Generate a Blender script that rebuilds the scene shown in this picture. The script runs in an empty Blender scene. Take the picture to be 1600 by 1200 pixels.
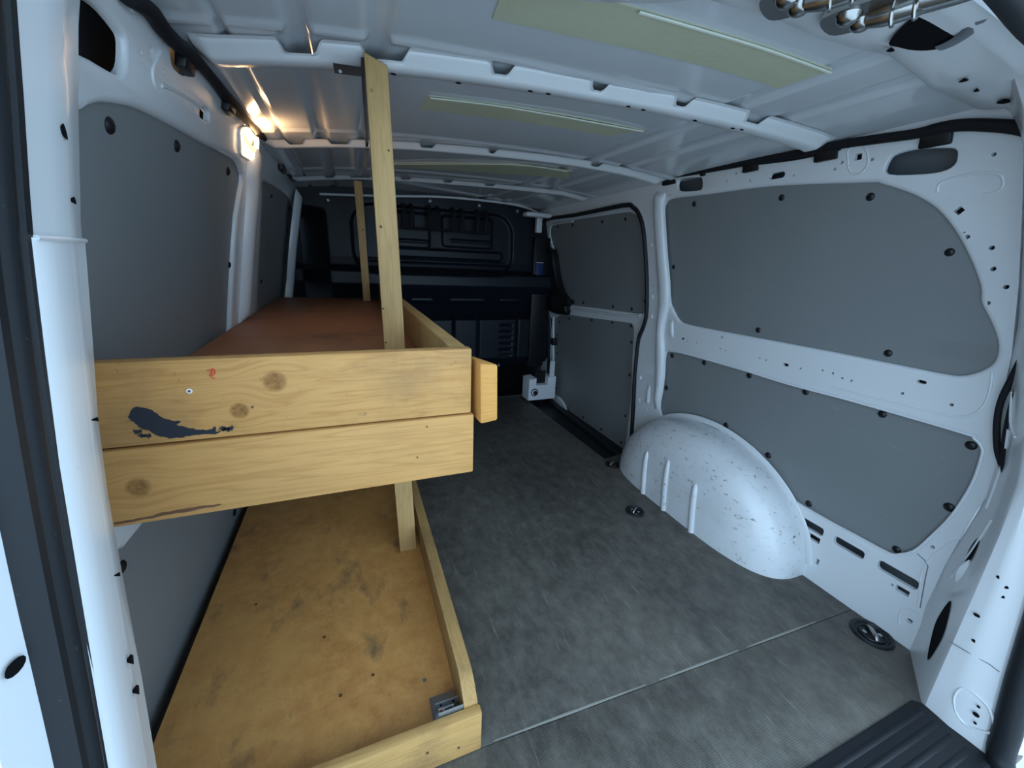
import bpy, bmesh, math, random
import numpy as np
from mathutils import Vector, Matrix, noise
from mathutils.geometry import tessellate_polygon
random.seed(7)
SC = bpy.context.scene; COL = SC.collection
# ------------------------------------------------------------ camera
AX = [[0.929527, -0.070053, 0.362039], [-0.366333, -0.28774, 0.884876], [0.042185, -0.955143, -0.293124]]
cd = bpy.data.cameras.new('camera'); cam = bpy.data.objects.new('camera', cd); COL.objects.link(cam)
rt = Vector([a[0] for a in AX]); dn = Vector([a[1] for a in AX]); fw = Vector([a[2] for a in AX])
Mx = Matrix((rt, -dn, -fw)).transposed().to_4x4(); Mx.translation = (0, 0, 1.0); cam.matrix_world = Mx
cd.sensor_width = 36; cd.lens = 615/1600*36; cd.clip_start = .02; SC.camera = cam
# ------------------------------------------------------------ world, exposure
w = bpy.data.worlds.new('world'); SC.world = w; w.use_nodes = True
nt = w.node_tree; bg = nt.nodes['Background']
tc = nt.nodes.new('ShaderNodeTexCoord'); sx = nt.nodes.new('ShaderNodeSeparateXYZ'); rp = nt.nodes.new('ShaderNodeValToRGB')
nt.links.new(tc.outputs['Generated'], sx.inputs[0]); nt.links.new(sx.outputs[2], rp.inputs[0]); nt.links.new(rp.outputs[0], bg.inputs[0])
rp.color_ramp.elements[0].position = 0; rp.color_ramp.elements[0].color = (.47, .68, .89, 1)
rp.color_ramp.elements[1].position = .6; rp.color_ramp.elements[1].color = (.63, .88, 1.14, 1)
bg.inputs[1].default_value = 3.3
vs = SC.view_settings; vs.view_transform = 'Standard'; vs.look = 'None'; vs.gamma = 1; vs.use_curve_mapping = False; vs.exposure = 0.14

# ------------------------------------------------------------ materials
def mat(name, col, rough=.5, spec=.5, metal=0, coat=0):
    m = bpy.data.materials.new(name); m.use_nodes = True; b = m.node_tree.nodes['Principled BSDF']
    b.inputs['Base Color'].default_value = (*col, 1); b.inputs['Roughness'].default_value = rough
    b.inputs['Specular IOR Level'].default_value = spec; b.inputs['Metallic'].default_value = metal; b.inputs['Coat Weight'].default_value = coat
    b.inputs['Coat Roughness'].default_value = .08
    return m
def N(m, t, **kw):
    n = m.node_tree.nodes.new(t)
    for k, v in kw.items():
        if k in n.inputs.keys(): n.inputs[k].default_value = v
        else: setattr(n, k, v)
    return n
def L(m, a, b): m.node_tree.links.new(a, b)
def coords(m, scale=(1, 1, 1)):
    t = N(m, 'ShaderNodeTexCoord'); p = N(m, 'ShaderNodeMapping'); p.inputs['Scale'].default_value = scale
    L(m, t.outputs['Object'], p.inputs[0]); return p.outputs[0]
def nz(m, scale, detail=4, rough=.55, vec=None, dist=0):
    n = N(m, 'ShaderNodeTexNoise', Scale=scale, Detail=detail, Roughness=rough, Distortion=dist)
    L(m, vec or coords(m), n.inputs['Vector']); return n.outputs['Fac']
def ramp(m, fac, *st):
    r = N(m, 'ShaderNodeValToRGB'); e = r.color_ramp.elements
    for i, (p, c) in enumerate(st):
        x = e[i] if i < 2 else e.new(p)
        x.position = p; x.color = (*c, 1) if len(c) == 3 else c
    L(m, fac, r.inputs[0]); return r.outputs[0]
def mix(m, fac, a, b, mode='MIX'):
    x = N(m, 'ShaderNodeMix', data_type='RGBA', blend_type=mode)
    for s, v in ((0, fac), (6, a), (7, b)):
        if isinstance(v, (int, float)): x.inputs[s].default_value = v
        elif isinstance(v, tuple): x.inputs[s].default_value = (*v, 1)
        else: L(m, v, x.inputs[s])
    return x.outputs[2]
def base(m, s): L(m, s, m.node_tree.nodes['Principled BSDF'].inputs['Base Color'])
def rgh(m, s): L(m, s, m.node_tree.nodes['Principled BSDF'].inputs['Roughness'])
def bump(m, h, st=.2, d=.002):
    b = N(m, 'ShaderNodeBump', Strength=st, Distance=d); L(m, h, b.inputs['Height']); L(m, b.outputs[0], m.node_tree.nodes['Principled BSDF'].inputs['Normal'])

K0, K1 = (0, 0, 0), (1, 1, 1)
paint = mat('white_paint', (.72, .74, .765), .24, .5, 0, .25); bump(paint, nz(paint, 5, 2), .10, .01)
base(paint, mix(paint, ramp(paint, nz(paint, 60, 5, .7), (.70, K0), (.735, K1)), (.72, .74, .765), (.42, .43, .45)))
paint_scuff = mat('scuffed_white_paint', (.8, .82, .85), .27, .5, 0, .2)
v = coords(paint_scuff, (1, 1, 1)); big = nz(paint_scuff, 7, 3, .6, v)
dirt = ramp(paint_scuff, nz(paint_scuff, 55, 6, .75, coords(paint_scuff, (1, .6, 1.3))), (.585, K0), (.65, K1))
msk = mix(paint_scuff, 1.0, dirt, ramp(paint_scuff, big, (.38, K0), (.55, K1)), 'MULTIPLY')
base(paint_scuff, mix(paint_scuff, msk, mix(paint_scuff, ramp(paint_scuff, big, (.4, K0), (.7, (.35,)*3)), (.72, .74, .765), (.50, .50, .51)), (.17, .15, .14)))
bump(paint_scuff, nz(paint_scuff, 9, 2), .15, .01)
primer = mat('roof_paint', (.60, .63, .665), .13, .5, 0, .2); bump(primer, nz(primer, 4, 2), .05, .01)
dark_tone = mat('cavity_shade_and_seam', (.14, .155, .17), .5); cav = mat('cavity_shade', (.05, .055, .065), .6)  # skin colours darkened to paint shade into the wall cavities; also dark seams
grey = mat('grey_composite_panel', (.19, .20, .21), .42, .35)
g1 = nz(grey, 3, 3); g2 = ramp(grey, nz(grey, 38, 6, .7, coords(grey, (1, .35, 1.6))), (.64, K0), (.74, (.32,)*3))
base(grey, mix(grey, g2, mix(grey, g1, (.198, .210, .216), (.236, .246, .252)), (.40, .41, .42)))
bump(grey, nz(grey, 700, 2, .5, coords(grey, (1, 1, .2))), .12, .0006)
rubber = mat('black_rubber', (.012, .014, .017), .5, .25)
base(rubber, mix(rubber, ramp(rubber, nz(rubber, 130, 4, .7), (.68, K0), (.76, K1)), (.013, .015, .018), (.09, .10, .11)))
plastic = mat('black_plastic', (.008, .009, .011), .4, .4)
cloth = mat('black_harness_tape', (.010, .010, .013), .7, .25)
steel = mat('zinc_steel', (.50, .50, .49), .22, .5, 1); bump(steel, nz(steel, 40, 2), .1, .002)
galv = mat('galvanised_steel', (.42, .46, .50), .38, .5, .85)
brownplate = mat('dark_brown_plate', (.03, .02, .018), .55, .2)
navy = mat('navy_bulkhead_plastic', (.005, .008, .015), .42, .32); bump(navy, nz(navy, 6, 3), .25, .006)
dust = mat('dusty_floor_edge', (.26, .25, .22), .8)
black_void = mat('black_gap', (.004, .004, .005), .9, .1)
foam = mat('cream_foam_pad', (.52, .52, .37), .55, .3)
base(foam, mix(foam, nz(foam, 6, 5), (.47, .47, .33), (.57, .57, .42))); bump(foam, nz(foam, 60, 5), .35, .003)
foam_edge = mat('cream_pad_edge', (.70, .72, .62), .5)
white_label = mat('white_sticker', (.8, .8, .8), .5)
red_ink = mat('red_ink', (.62, .07, .03), .6)
blue_lab = mat('blue_label', (.012, .03, .13), .4)
dark_smear = mat('charcoal_paint_smear', (.018, .022, .03), .6, .3)
conc = mat('outside_paving', (.5, .5, .48), .9); base(conc, mix(conc, nz(conc, 2, 6), (.42, .42, .41), (.54, .54, .52)))

# floor: dark phenolic plywood with worn, dusty patches, scratches and a fine woven mesh
flo = mat('mesh_phenolic_plywood', (.05, .055, .06), .5, .3)
fv = coords(flo)
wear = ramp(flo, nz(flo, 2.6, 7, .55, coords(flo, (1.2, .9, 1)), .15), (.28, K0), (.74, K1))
fine = nz(flo, 17, 10, .74, coords(flo, (1.25, .8, 1)), .1)
scr = ramp(flo, nz(flo, 15, 6, .65, coords(flo, (6.5, .30, 1))), (.62, K0), (.70, K1))
scr2 = ramp(flo, nz(flo, 14, 6, .65, coords(flo, (.5, 6, 1))), (.69, K0), (.74, K1))
sp_ = N(flo, 'ShaderNodeSeparateXYZ'); L(flo, fv, sp_.inputs[0]); wear_light_fade = N(flo, 'ShaderNodeMapRange'); L(flo, sp_.outputs[1], wear_light_fade.inputs[0])
wear_light_fade.inputs[1].default_value = .5; wear_light_fade.inputs[2].default_value = -1.1; wear_light_fade.inputs[3].default_value = .15; wear_light_fade.inputs[4].default_value = 1.0  # wear grows towards the rear door; also paints the light falloff into the colour
wear = mix(flo, 1.0, wear, wear_light_fade.outputs[0], 'MULTIPLY')
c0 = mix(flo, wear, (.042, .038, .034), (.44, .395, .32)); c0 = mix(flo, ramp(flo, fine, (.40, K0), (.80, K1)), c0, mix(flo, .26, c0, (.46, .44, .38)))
c0 = mix(flo, mix(flo, .5, K0, scr), c0, (.33, .33, .30)); c0 = mix(flo, mix(flo, .4, K0, scr2), c0, (.36, .35, .31))
wvx = N(flo, 'ShaderNodeTexWave', wave_type='BANDS', bands_direction='X', Scale=75.0); wvy = N(flo, 'ShaderNodeTexWave', wave_type='BANDS', bands_direction='Y', Scale=75.0)
L(flo, fv, wvx.inputs[0]); L(flo, fv, wvy.inputs[0])
weave = mix(flo, 1.0, wvx.outputs[0], wvy.outputs[0], 'MULTIPLY')
c0 = mix(flo, mix(flo, 1.0, weave, (.13,)*3, 'MULTIPLY'), c0, (.42, .42, .38))
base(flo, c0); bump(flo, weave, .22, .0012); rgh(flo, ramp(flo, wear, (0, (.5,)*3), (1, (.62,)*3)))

# wood
def wood(name, c_light, c_mid, c_dark, axis='X', scale=1.0, knots=(), dirt=.25, rough=.6):
    m = mat(name, c_light, rough, .25)
    st = {'X': (1.3, 22, 22), 'Y': (22, 1.3, 22), 'Z': (22, 22, 1.3)}[axis]
    co = coords(m)
    vec = co
    ringmask = None
    for (kx, ky, kz, r) in knots:
        d = N(m, 'ShaderNodeVectorMath', operation='DISTANCE'); L(m, co, d.inputs[0]); d.inputs[1].default_value = (kx, ky, kz)
        g = N(m, 'ShaderNodeMapRange'); g.inputs[1].default_value = 0; g.inputs[2].default_value = r*4.2; g.inputs[3].default_value = 1; g.inputs[4].default_value = 0; g.interpolation_type = 'SMOOTHSTEP'
        L(m, d.outputs['Value'], g.inputs[0])
        sb = N(m, 'ShaderNodeVectorMath', operation='SUBTRACT'); L(m, co, sb.inputs[0]); sb.inputs[1].default_value = (kx, ky, kz)
        sc = N(m, 'ShaderNodeVectorMath', operation='SCALE'); L(m, sb.outputs[0], sc.inputs[0]); mm = N(m, 'ShaderNodeMath', operation='MULTIPLY'); L(m, g.outputs[0], mm.inputs[0]); mm.inputs[1].default_value = -.62; L(m, mm.outputs[0], sc.inputs['Scale'])
        ad = N(m, 'ShaderNodeVectorMath', operation='ADD'); L(m, vec, ad.inputs[0]); L(m, sc.outputs[0], ad.inputs[1]); vec = ad.outputs[0]
        k = N(m, 'ShaderNodeMapRange'); k.inputs[1].default_value = r*.75; k.inputs[2].default_value = r*1.15; k.inputs[3].default_value = 1; k.inputs[4].default_value = 0; L(m, d.outputs['Value'], k.inputs[0])
        ringmask = k.outputs[0] if ringmask is None else mix(m, 1.0, ringmask, k.outputs[0], 'LIGHTEN')
    mp = N(m, 'ShaderNodeMapping'); mp.inputs['Scale'].default_value = tuple(s*scale for s in st); L(m, vec, mp.inputs[0])
    n1 = N(m, 'ShaderNodeTexNoise', Scale=1.6, Detail=3.0, Distortion=.5); L(m, mp.outputs[0], n1.inputs['Vector'])
    n2 = N(m, 'ShaderNodeTexNoise', Scale=9.0, Detail=6.0); L(m, mp.outputs[0], n2.inputs['Vector'])
    sn = N(m, 'ShaderNodeMath', operation='PINGPONG'); mu = N(m, 'ShaderNodeMath', operation='MULTIPLY'); mu.inputs[1].default_value = 9; L(m, n1.outputs[0], mu.inputs[0]); L(m, mu.outputs[0], sn.inputs[0]); sn.inputs[1].default_value = .5
    c = ramp(m, sn.outputs[0], (0, tuple(.6*a+.4*b for a, b in zip(c_mid, c_light))), (.2, c_light), (.5, c_light))
    c = mix(m, ramp(m, n2.outputs[0], (.42, K0), (.72, (.45,)*3)), c, c_mid)
    if dirt:
        dn_ = ramp(m, nz(m, 5, 6, .65, co), (.47, K0), (.72, (dirt,)*3)); c = mix(m, dn_, c, c_dark)
        dn_ = ramp(m, nz(m, 42, 5, .7, co), (.66, K0), (.74, (dirt*1.6,)*3)); c = mix(m, dn_, c, c_dark)
    if ringmask is not None:
        wv = nz(m, 70, 4, .6, co, 2.0); kc = ramp(m, wv, (.35, tuple(x*.5 for x in c_mid)), (.65, tuple(x*.85 for x in c_mid)))
        c = mix(m, ringmask, c, kc)
    base(m, c); bump(m, n2.outputs[0], .25, .0015)
    return m
PL_, PM_, PD_ = (.55, .29, .098), (.42, .195, .058), (.09, .065, .045)
pine_post = wood('pine_post', (.56, .36, .155), (.46, .27, .11), PD_, 'Z', .8, (), .18)
pine_y = wood('pine_side_board', (.48, .29, .11), (.36, .20, .07), PD_, 'Y', .9, (), .5)
pine_end = wood('pine_end_grain', (.62, .30, .08), (.50, .23, .055), PD_, 'X', 1.2, (), .12)
deck_low = mat('worn_ochre_hardboard', (.4, .25, .09), .48, .4)
v = coords(deck_low); b1 = nz(deck_low, 3.2, 5, .6, v, .4); b2 = nz(deck_low, 24, 7, .75, v); b3 = nz(deck_low, 90, 4, .7, v)
c = mix(deck_low, ramp(deck_low, b1, (.35, K0), (.65, K1)), (.43, .18, .050), (.58, .28, .080)); c = mix(deck_low, ramp(deck_low, b2, (.35, K0), (.75, K1)), c, (.68, .36, .115))
c = mix(deck_low, ramp(deck_low, nz(deck_low, 6, 6, .65, coords(deck_low, (1.7, 1, 1))), (.56, K0), (.72, (.75,)*3)), c, (.10, .075, .05))
c = mix(deck_low, ramp(deck_low, b3, (.68, K0), (.76, (.7,)*3)), c, (.09, .06, .04)); base(deck_low, c); bump(deck_low, b2, .2, .002)
deck_up = mat('red_brown_plywood', (.25, .12, .06), .5, .35)
v = coords(deck_up, (1, .25, 1)); c = mix(deck_up, nz(deck_up, 9, 6, .7, v), (.30, .115, .05), (.48, .21, .10))
c = mix(deck_up, ramp(deck_up, nz(deck_up, 5, 5), (.55, K0), (.7, (.6,)*3)), c, (.08, .045, .03)); base(deck_up, c); bump(deck_up, nz(deck_up, 30, 5, .6, v), .15, .002)
lens = mat('lit_lamp_lens', (1, .85, .6), .3)
_b = lens.node_tree.nodes['Principled BSDF']; _b.inputs['Emission Strength'].default_value = 1.0
lc = coords(lens); lw = N(lens, 'ShaderNodeTexWave', Scale=28.0, Distortion=2.0); L(lens, lc, lw.inputs[0])
L(lens, ramp(lens, lw.outputs[0], (.1, (1.6, .85, .40)), (.6, (4.0, 3.0, 1.9))), _b.inputs['Emission Color'])

# ------------------------------------------------------------ object helpers
def tag(o, label=None, cat=None, group=None, kind=None):
    for k, v in (('label', label), ('category', cat), ('group', group), ('kind', kind)):
        if v: o[k] = v
    return o
def link(name, me, m, parent=None, smooth=30):
    o = bpy.data.objects.new(name, me); COL.objects.link(o)
    if parent: o.parent = parent
    if m: me.materials.append(m)
    if smooth is not None:
        for p in me.polygons: p.use_smooth = True
        me.set_sharp_from_angle(angle=math.radians(smooth))
    return o
def mesh(name, vs_, fs, m, parent=None, smooth=30):
    me = bpy.data.meshes.new(name); me.from_pydata([tuple(map(float, v)) for v in vs_], [], fs); me.update()
    bm = bmesh.new(); bm.from_mesh(me); bmesh.ops.recalc_face_normals(bm, faces=bm.faces[:]); bm.to_mesh(me); bm.free()
    return link(name, me, m, parent, smooth)
def empty(name, loc=(0, 0, 0), parent=None):
    o = bpy.data.objects.new(name, None); COL.objects.link(o); o.location = loc; o.empty_display_size = .05
    if parent: o.parent = parent
    return o
def frombm(name, bm, m, parent=None, smooth=30):
    bmesh.ops.recalc_face_normals(bm, faces=bm.faces[:])
    me = bpy.data.meshes.new(name); bm.to_mesh(me); bm.free(); return link(name, me, m, parent, smooth)
def hexa(name, c8, m, parent=None, bev=.002, seg=2):
    """8 corners: 4 bottom (ccw) then 4 top"""
    bm = bmesh.new(); v = [bm.verts.new(c) for c in c8]
    for f in ((0, 3, 2, 1), (4, 5, 6, 7), (0, 1, 5, 4), (1, 2, 6, 5), (2, 3, 7, 6), (3, 0, 4, 7)): bm.faces.new([v[i] for i in f])
    bmesh.ops.recalc_face_normals(bm, faces=bm.faces[:])
    if bev: bmesh.ops.bevel(bm, geom=bm.edges[:], offset=bev, segments=seg, affect='EDGES', profile=.5)
    return frombm(name, bm, m, parent)
def box(name, lo, hi, m, parent=None, bev=.002):
    (a, b, c), (d, e, f) = lo, hi
    return hexa(name, [(a, b, c), (d, b, c), (d, e, c), (a, e, c), (a, b, f), (d, b, f), (d, e, f), (a, e, f)], m, parent, bev)
def spline(P, n=6, closed=False):
    P = [np.array(p, float) for p in P]; out = []; k = len(P)
    rng = range(k) if closed else range(k-1)
    for i in rng:
        p0, p1, p2, p3 = (P[(i-1) % k], P[i], P[(i+1) % k], P[(i+2) % k]) if closed else (P[max(i-1, 0)], P[i], P[i+1], P[min(i+2, k-1)])
        for j in range(n):
            t = j/n; out.append(.5*((2*p1)+(-p0+p2)*t+(2*p0-5*p1+4*p2-p3)*t*t+(-p0+3*p1-3*p2+p3)*t**3))
    if not closed: out.append(P[-1])
    return out
def tube(name, P, r, m, parent=None, n=10, closed=False, sq=(1, 1), up=None, sm=5, prof=None):
    """swept tube; r number or list per input point; prof: list of (a,b) offsets instead of a circle"""
    R_ = [r]*len(P) if isinstance(r, (int, float)) else list(r)
    Q = spline([(*p, q) for p, q in zip(P, R_)], sm, closed) if sm > 1 else [np.array((*p, q)) for p, q in zip(P, R_)]
    pts = [Vector(q[:3]) for q in Q]; rr = [q[3] for q in Q]; k = len(pts); vs_, fs = [], []
    u = None
    for i, p in enumerate(pts):
        a = pts[(i-1) % k] if closed or i else p; b = pts[(i+1) % k] if closed or i < k-1 else p
        t = (b-a).normalized()
        if up is not None: u = (Vector(up) - t*t.dot(Vector(up))).normalized()
        elif u is None:
            g = Vector((0, 0, 1)) if abs(t.z) < .9 else Vector((1, 0, 0)); u = (g-t*t.dot(g)).normalized()
        else: u = (u-t*t.dot(u)).normalized()
        s = t.cross(u)
        pr_ = prof or [(math.cos(2*math.pi*j/n)*sq[0], math.sin(2*math.pi*j/n)*sq[1]) for j in range(n)]
        for (ca, cb) in pr_: vs_.append(p+s*ca*rr[i]+u*cb*rr[i])
    n = len(pr_)
    for i in range(k if closed else k-1):
        for j in range(n):
            i2 = (i+1) % k; fs.append((i*n+j, i*n+(j+1) % n, i2*n+(j+1) % n, i2*n+j))
    if not closed: fs += [tuple(range(n))[::-1], tuple((k-1)*n+j for j in range(n))]
    return mesh(name, vs_, fs, m, parent, 40)
def lathe(name, prof, m, parent=None, n=20, mtx=None, smooth=35):
    vs_, fs = [], []
    for (r, h) in prof:
        for j in range(n): vs_.append(Vector((r*math.cos(2*math.pi*j/n), r*math.sin(2*math.pi*j/n), h)))
    for i in range(len(prof)-1):
        for j in range(n): fs.append((i*n+j, i*n+(j+1) % n, (i+1)*n+(j+1) % n, (i+1)*n+j))
    fs += [tuple(range(n))[::-1], tuple((len(prof)-1)*n+j for j in range(n))]
    if mtx is not None: vs_ = [mtx @ v for v in vs_]
    return mesh(name, vs_, fs, m, parent, smooth)
def offset(P, d):
    """move each point of a closed loop by d along its outward normal"""
    k = len(P); A = sum(P[i][0]*P[(i+1) % k][1]-P[(i+1) % k][0]*P[i][1] for i in range(k)); s = 1 if A > 0 else -1; out = []
    for i in range(k):
        a, b, c = np.array(P[i-1]), np.array(P[i]), np.array(P[(i+1) % k]); e1, e2 = b-a, c-b
        n1 = np.array((e1[1], -e1[0]))/(np.linalg.norm(e1)+1e-9); n2 = np.array((e2[1], -e2[0]))/(np.linalg.norm(e2)+1e-9)
        n_ = n1+n2; l = np.linalg.norm(n_); n_ = n_/l if l > 1e-6 else n1
        out.append(tuple(b+n_*s*d/max(.5, n_.dot(n1)) if l > 1e-6 else b))
    return out
def sheet(name, outline, holes, th, fmap, m, parent=None, w0=0., lip=(), cu=(), cv=(), rim=0., smooth=35):
    """flat pierced sheet in (u, v), front face at w0, thickness th; holes may carry a rounded lip; mapped to 3D by fmap(u,v,w).
    lip: fillet radius per hole (0 = none); rim: fillet radius of the outer edge"""
    lip = list(lip)+[0]*(len(holes)-len(lip)); loops = [(offset(outline, -rim) if rim else outline, outline, rim)]
    loops += [(offset(h, r) if r else h, h, r) for h, r in zip(holes, lip)]
    bm = bmesh.new(); idx = []; chain = []
    for front, true, r in loops:
        steps = [(front, w0)]
        if r:
            for a in (30, 60, 90):
                s_ = 1-math.cos(math.radians(90-a)); q = math.sin(math.radians(a))
                steps.append(([tuple(np.array(f)*(1-q)+np.array(t)*q) for f, t in zip(front, true)], w0-r*(1-math.cos(math.radians(a)))))
        steps.append((true, w0-th if th > r else w0-r-.001))
        rows = [[bm.verts.new((p[0], p[1], w)) for p in loop] for loop, w in steps]; chain.append(rows)
        for a, b in zip(rows, rows[1:]):
            for i in range(len(a)):
                j = (i+1) % len(a)
                try: bm.faces.new((a[i], a[j], b[j], b[i]))
                except ValueError: pass
    for end in (0, -1):
        flat = [v for rows in chain for v in rows[end]]
        for t in tessellate_polygon([[Vector((v.co.x, v.co.y, 0)) for v in rows[end]] for rows in chain]):
            try: bm.faces.new([flat[i] for i in t])
            except ValueError: pass
    bm.normal_update(); bmesh.ops.recalc_face_normals(bm, faces=bm.faces[:])
    for ax, cuts in ((0, cu), (1, cv)):
        for c_ in cuts:
            no = (1, 0, 0) if ax == 0 else (0, 1, 0); co = (c_, 0, 0) if ax == 0 else (0, c_, 0)
            bmesh.ops.bisect_plane(bm, geom=bm.verts[:]+bm.edges[:]+bm.faces[:], plane_co=co, plane_no=no, dist=1e-5)
    for v in bm.verts: v.co = fmap(*v.co)
    return frombm(name, bm, m, parent, smooth)
def circ(c, r, n=12, sx=1): return [(c[0]+r*sx*math.cos(2*math.pi*i/n), c[1]+r*math.sin(2*math.pi*i/n)) for i in range(n)]
def slot(c, l, wd, ang, n=5, r=None):
    r = wd/2 if r is None else r; out = []; h, k = l/2-r, wd/2-r
    for q, (sx_, sy) in enumerate(((1, 1), (-1, 1), (-1, -1), (1, -1))):
        for i in range(n):
            a = math.pi/2*(q+i/(n-1)); x, y = sx_*h+r*math.cos(a), sy*k+r*math.sin(a)
            out.append((c[0]+x*math.cos(ang)-y*math.sin(ang), c[1]+x*math.sin(ang)+y*math.cos(ang)))
    return out
def pr(z): return float(np.polyval([-0.04245, 0.00474, -0.03006, 1.39894], z))
def pl(z): return float(np.polyval([-0.03515, 0.13275, 0.03484, -0.4525], z))
def roofz(x): return 1.40-.045*(abs(x-.505)/.76)**2.5
def MR(u, v, w): return Vector((pr(v)-w, u, v))
def ML(u, v, w): return Vector((pl(v)+w, u, v))
CV = [i*.07 for i in range(1, 20)]; CU = [i*.2 for i in range(1, 15)]

# ------------------------------------------------------------ ground and outer shell
tag(box('ground', (-40, -40, -.62), (40, 40, -.58), conc, None, 0), kind='structure')

# ------------------------------------------------------------ floor
floor = tag(empty('floor', (.45, 1.5, 0)), kind='structure')
def fl(name, out, z0, z1, m, bev=.0015):
    o = sheet(name, out, [], z1-z0, lambda u, v, w: Vector((u, v, w)), m, floor, z1, rim=bev); o.location = (-.45, -1.5, 0); return o
seam = [(0.286,0.572),(1.089,0.556)]
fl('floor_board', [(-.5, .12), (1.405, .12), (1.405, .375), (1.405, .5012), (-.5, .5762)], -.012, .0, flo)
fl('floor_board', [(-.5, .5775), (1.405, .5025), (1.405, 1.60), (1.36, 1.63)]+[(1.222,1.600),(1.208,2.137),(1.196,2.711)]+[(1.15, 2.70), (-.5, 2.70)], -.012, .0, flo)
o = box('floor_pan', (-.56, .05, -.12), (1.50, 2.98, -.07), dark_tone, floor, .002); o.location = (-.45, -1.5, 0)
for x0_, x1_ in ((.22, .62), (.66, .93), (.96, 1.24)):
    yy_ = lambda x: .5762-(x+.5)*.0394+.004
    o = tube('seam_strip', [(x0_, yy_(x0_), .0002), ((x0_+x1_)/2, yy_((x0_+x1_)/2), .0006), (x1_, yy_(x1_), .0002)], [.001, .0035, .001], dust, floor, 6, sq=(1, .2)); o.location = (-.45, -1.5, 0)
# sliding-door step well
o = sheet('door_step', [(1.17, 1.58), (1.47, 1.58), (1.47, 2.74), (1.12, 2.74), (1.13, 2.5)], [], .02, lambda u, v, w: Vector((u, v, w)), rubber, floor, -.035, rim=.004); o.location = (-.45, -1.5, 0)
o = sheet('door_step_rail', [(1.33, 1.62), (1.36, 1.60), (1.42, 2.62), (1.37, 2.66)], [], .02, lambda u, v, w: Vector((u, v, w)), plastic, floor, -.015, rim=.004); o.location = (-.45, -1.5, 0)

# ------------------------------------------------------------ right wall
up_open = spline([(1.495,1.239),(1.482,1.276),(1.440,1.288),(1.272,1.282),(1.011,1.274),(0.738,1.245),(0.701,1.236),(0.647,1.212),(0.613,1.192),(0.578,1.165),(0.541,1.121),(0.502,1.060),(0.469,0.995),(0.460,0.960),(0.437,0.922),(0.415,0.879),(0.408,0.847),(0.411,0.823),(0.429,0.800),(0.453,0.785),(0.481,0.781),(0.578,0.781),(0.738,0.781),(0.946,0.779),(1.150,0.776),(1.318,0.776),(1.376,0.787),(1.421,0.834),(1.440,0.866),(1.466,0.992),(1.491,1.127)], 3, True)
lo_open = spline([(1.440,0.619),(1.397,0.638),(1.300,0.645),(1.055,0.647),(0.847,0.644),(0.658,0.649),(0.420,0.649),(0.394,0.643),(0.376,0.626),(0.371,0.595),(0.370,0.525),(0.381,0.433),(0.400,0.357),(0.420,0.293),(0.444,0.260),(0.470,0.244),(0.554,0.242),(0.643,0.241),(0.738,0.244),(0.779,0.250),(0.853,0.311),(0.929,0.361),(1.017,0.371),(1.103,0.362),(1.203,0.344),(1.338,0.279),(1.381,0.278),(1.428,0.317),(1.441,0.364),(1.439,0.465),(1.437,0.508)], 3, True)
holes = [up_open, lo_open]; lips = [.010, .008]
big_slot = spline([(0.690,1.257),(0.691,1.288),(0.677,1.299),(0.640,1.301),(0.593,1.294),(0.568,1.286),(0.562,1.270),(0.564,1.255),(0.579,1.246),(0.613,1.245)], 3, True)
front_slot = spline([(1.407,1.317),(1.406,1.345),(1.382,1.353),(1.297,1.344),(1.282,1.333),(1.282,1.307),(1.297,1.300),(1.369,1.305)], 3, True)
holes += [big_slot, front_slot]; lips += [.004, .003]
for c_, r_ in zip([(0.930,1.292),(0.815,1.289),(0.798,1.302),(0.727,1.296),(0.503,1.263),(0.518,1.111),(0.511,1.101),(0.467,1.077),(0.455,1.033),(0.427,0.996),(0.447,0.959),(0.819,0.707),(0.753,0.718),(0.723,0.717),(0.695,0.709),(0.670,0.708),(0.548,0.708),(0.450,0.710),(1.312,0.703),(1.261,0.705),(1.137,0.753),(1.139,0.706),(1.114,0.703),(0.966,0.707),(0.941,0.706),(1.575,1.111),(1.551,0.927),(1.575,1.180),(0.681,0.155),(0.392,0.326),(0.438,0.157),(1.133,1.330),(1.108,1.332),(1.172,1.312),(1.078,1.300),(1.451,1.302),(1.516,0.302),(1.509,0.144)],
                  (3, 4, 4, 4, 4, 2, 5, 5, 5, 5, 5, 3.5, 3.5, 4, 3.5, 3.5, 4, 4, 4, 4, 5, 4, 4, 4, 4, 5, 4, 4, 4, 5, 4, 4, 5, 4, 4, 3, 5, 5)):
    holes.append(circ(c_, r_/1000, 10)); lips.append(0)
for c_, l_, w_, a_, r_ in (([(0.983,1.300)][0], .052, .018, 0, None), ([(0.760,1.308)][0], .017, .015, 0, .001), ([(0.536,1.158)][0], .014, .014, .78, .001), ([(0.870,0.707)][0], .022, .010, 0, None), ([(0.517,0.750)][0], .020, .009, 0, None), ([(1.343,0.709)][0], .024, .010, 0, None),
                       ([(0.678,0.191)][0], .092, .030, 0, .009), ([(0.558,0.193)][0], .084, .028, 0, .009), ([(0.435,0.196)][0], .094, .031, 0, .010), ([(0.653,0.155)][0], .036, .021, 0, .001), ([(0.414,0.158)][0], .030, .018, 0, .001), ([(0.625,0.081)][0], .008, .022, 0, .001), ([(0.379,0.084)][0], .012, .013, 0, .001)):
    holes.append(slot(c_, l_, w_, a_, 4, r_)); lips.append(0)
out = [(0.352,0.039),(0.362,0.148),(0.359,0.287),(0.353,0.382),(0.346,0.467),(0.339,0.525),(0.338,0.561),(0.351,0.639)]+[(.372, .72), (.385, .85), (.41, 1.0), (.445, 1.18), (.465, 1.28), (.49, 1.34), (.54, 1.362), (2.80, 1.362), (2.80, -.03), (2.66, -.03)]
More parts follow.
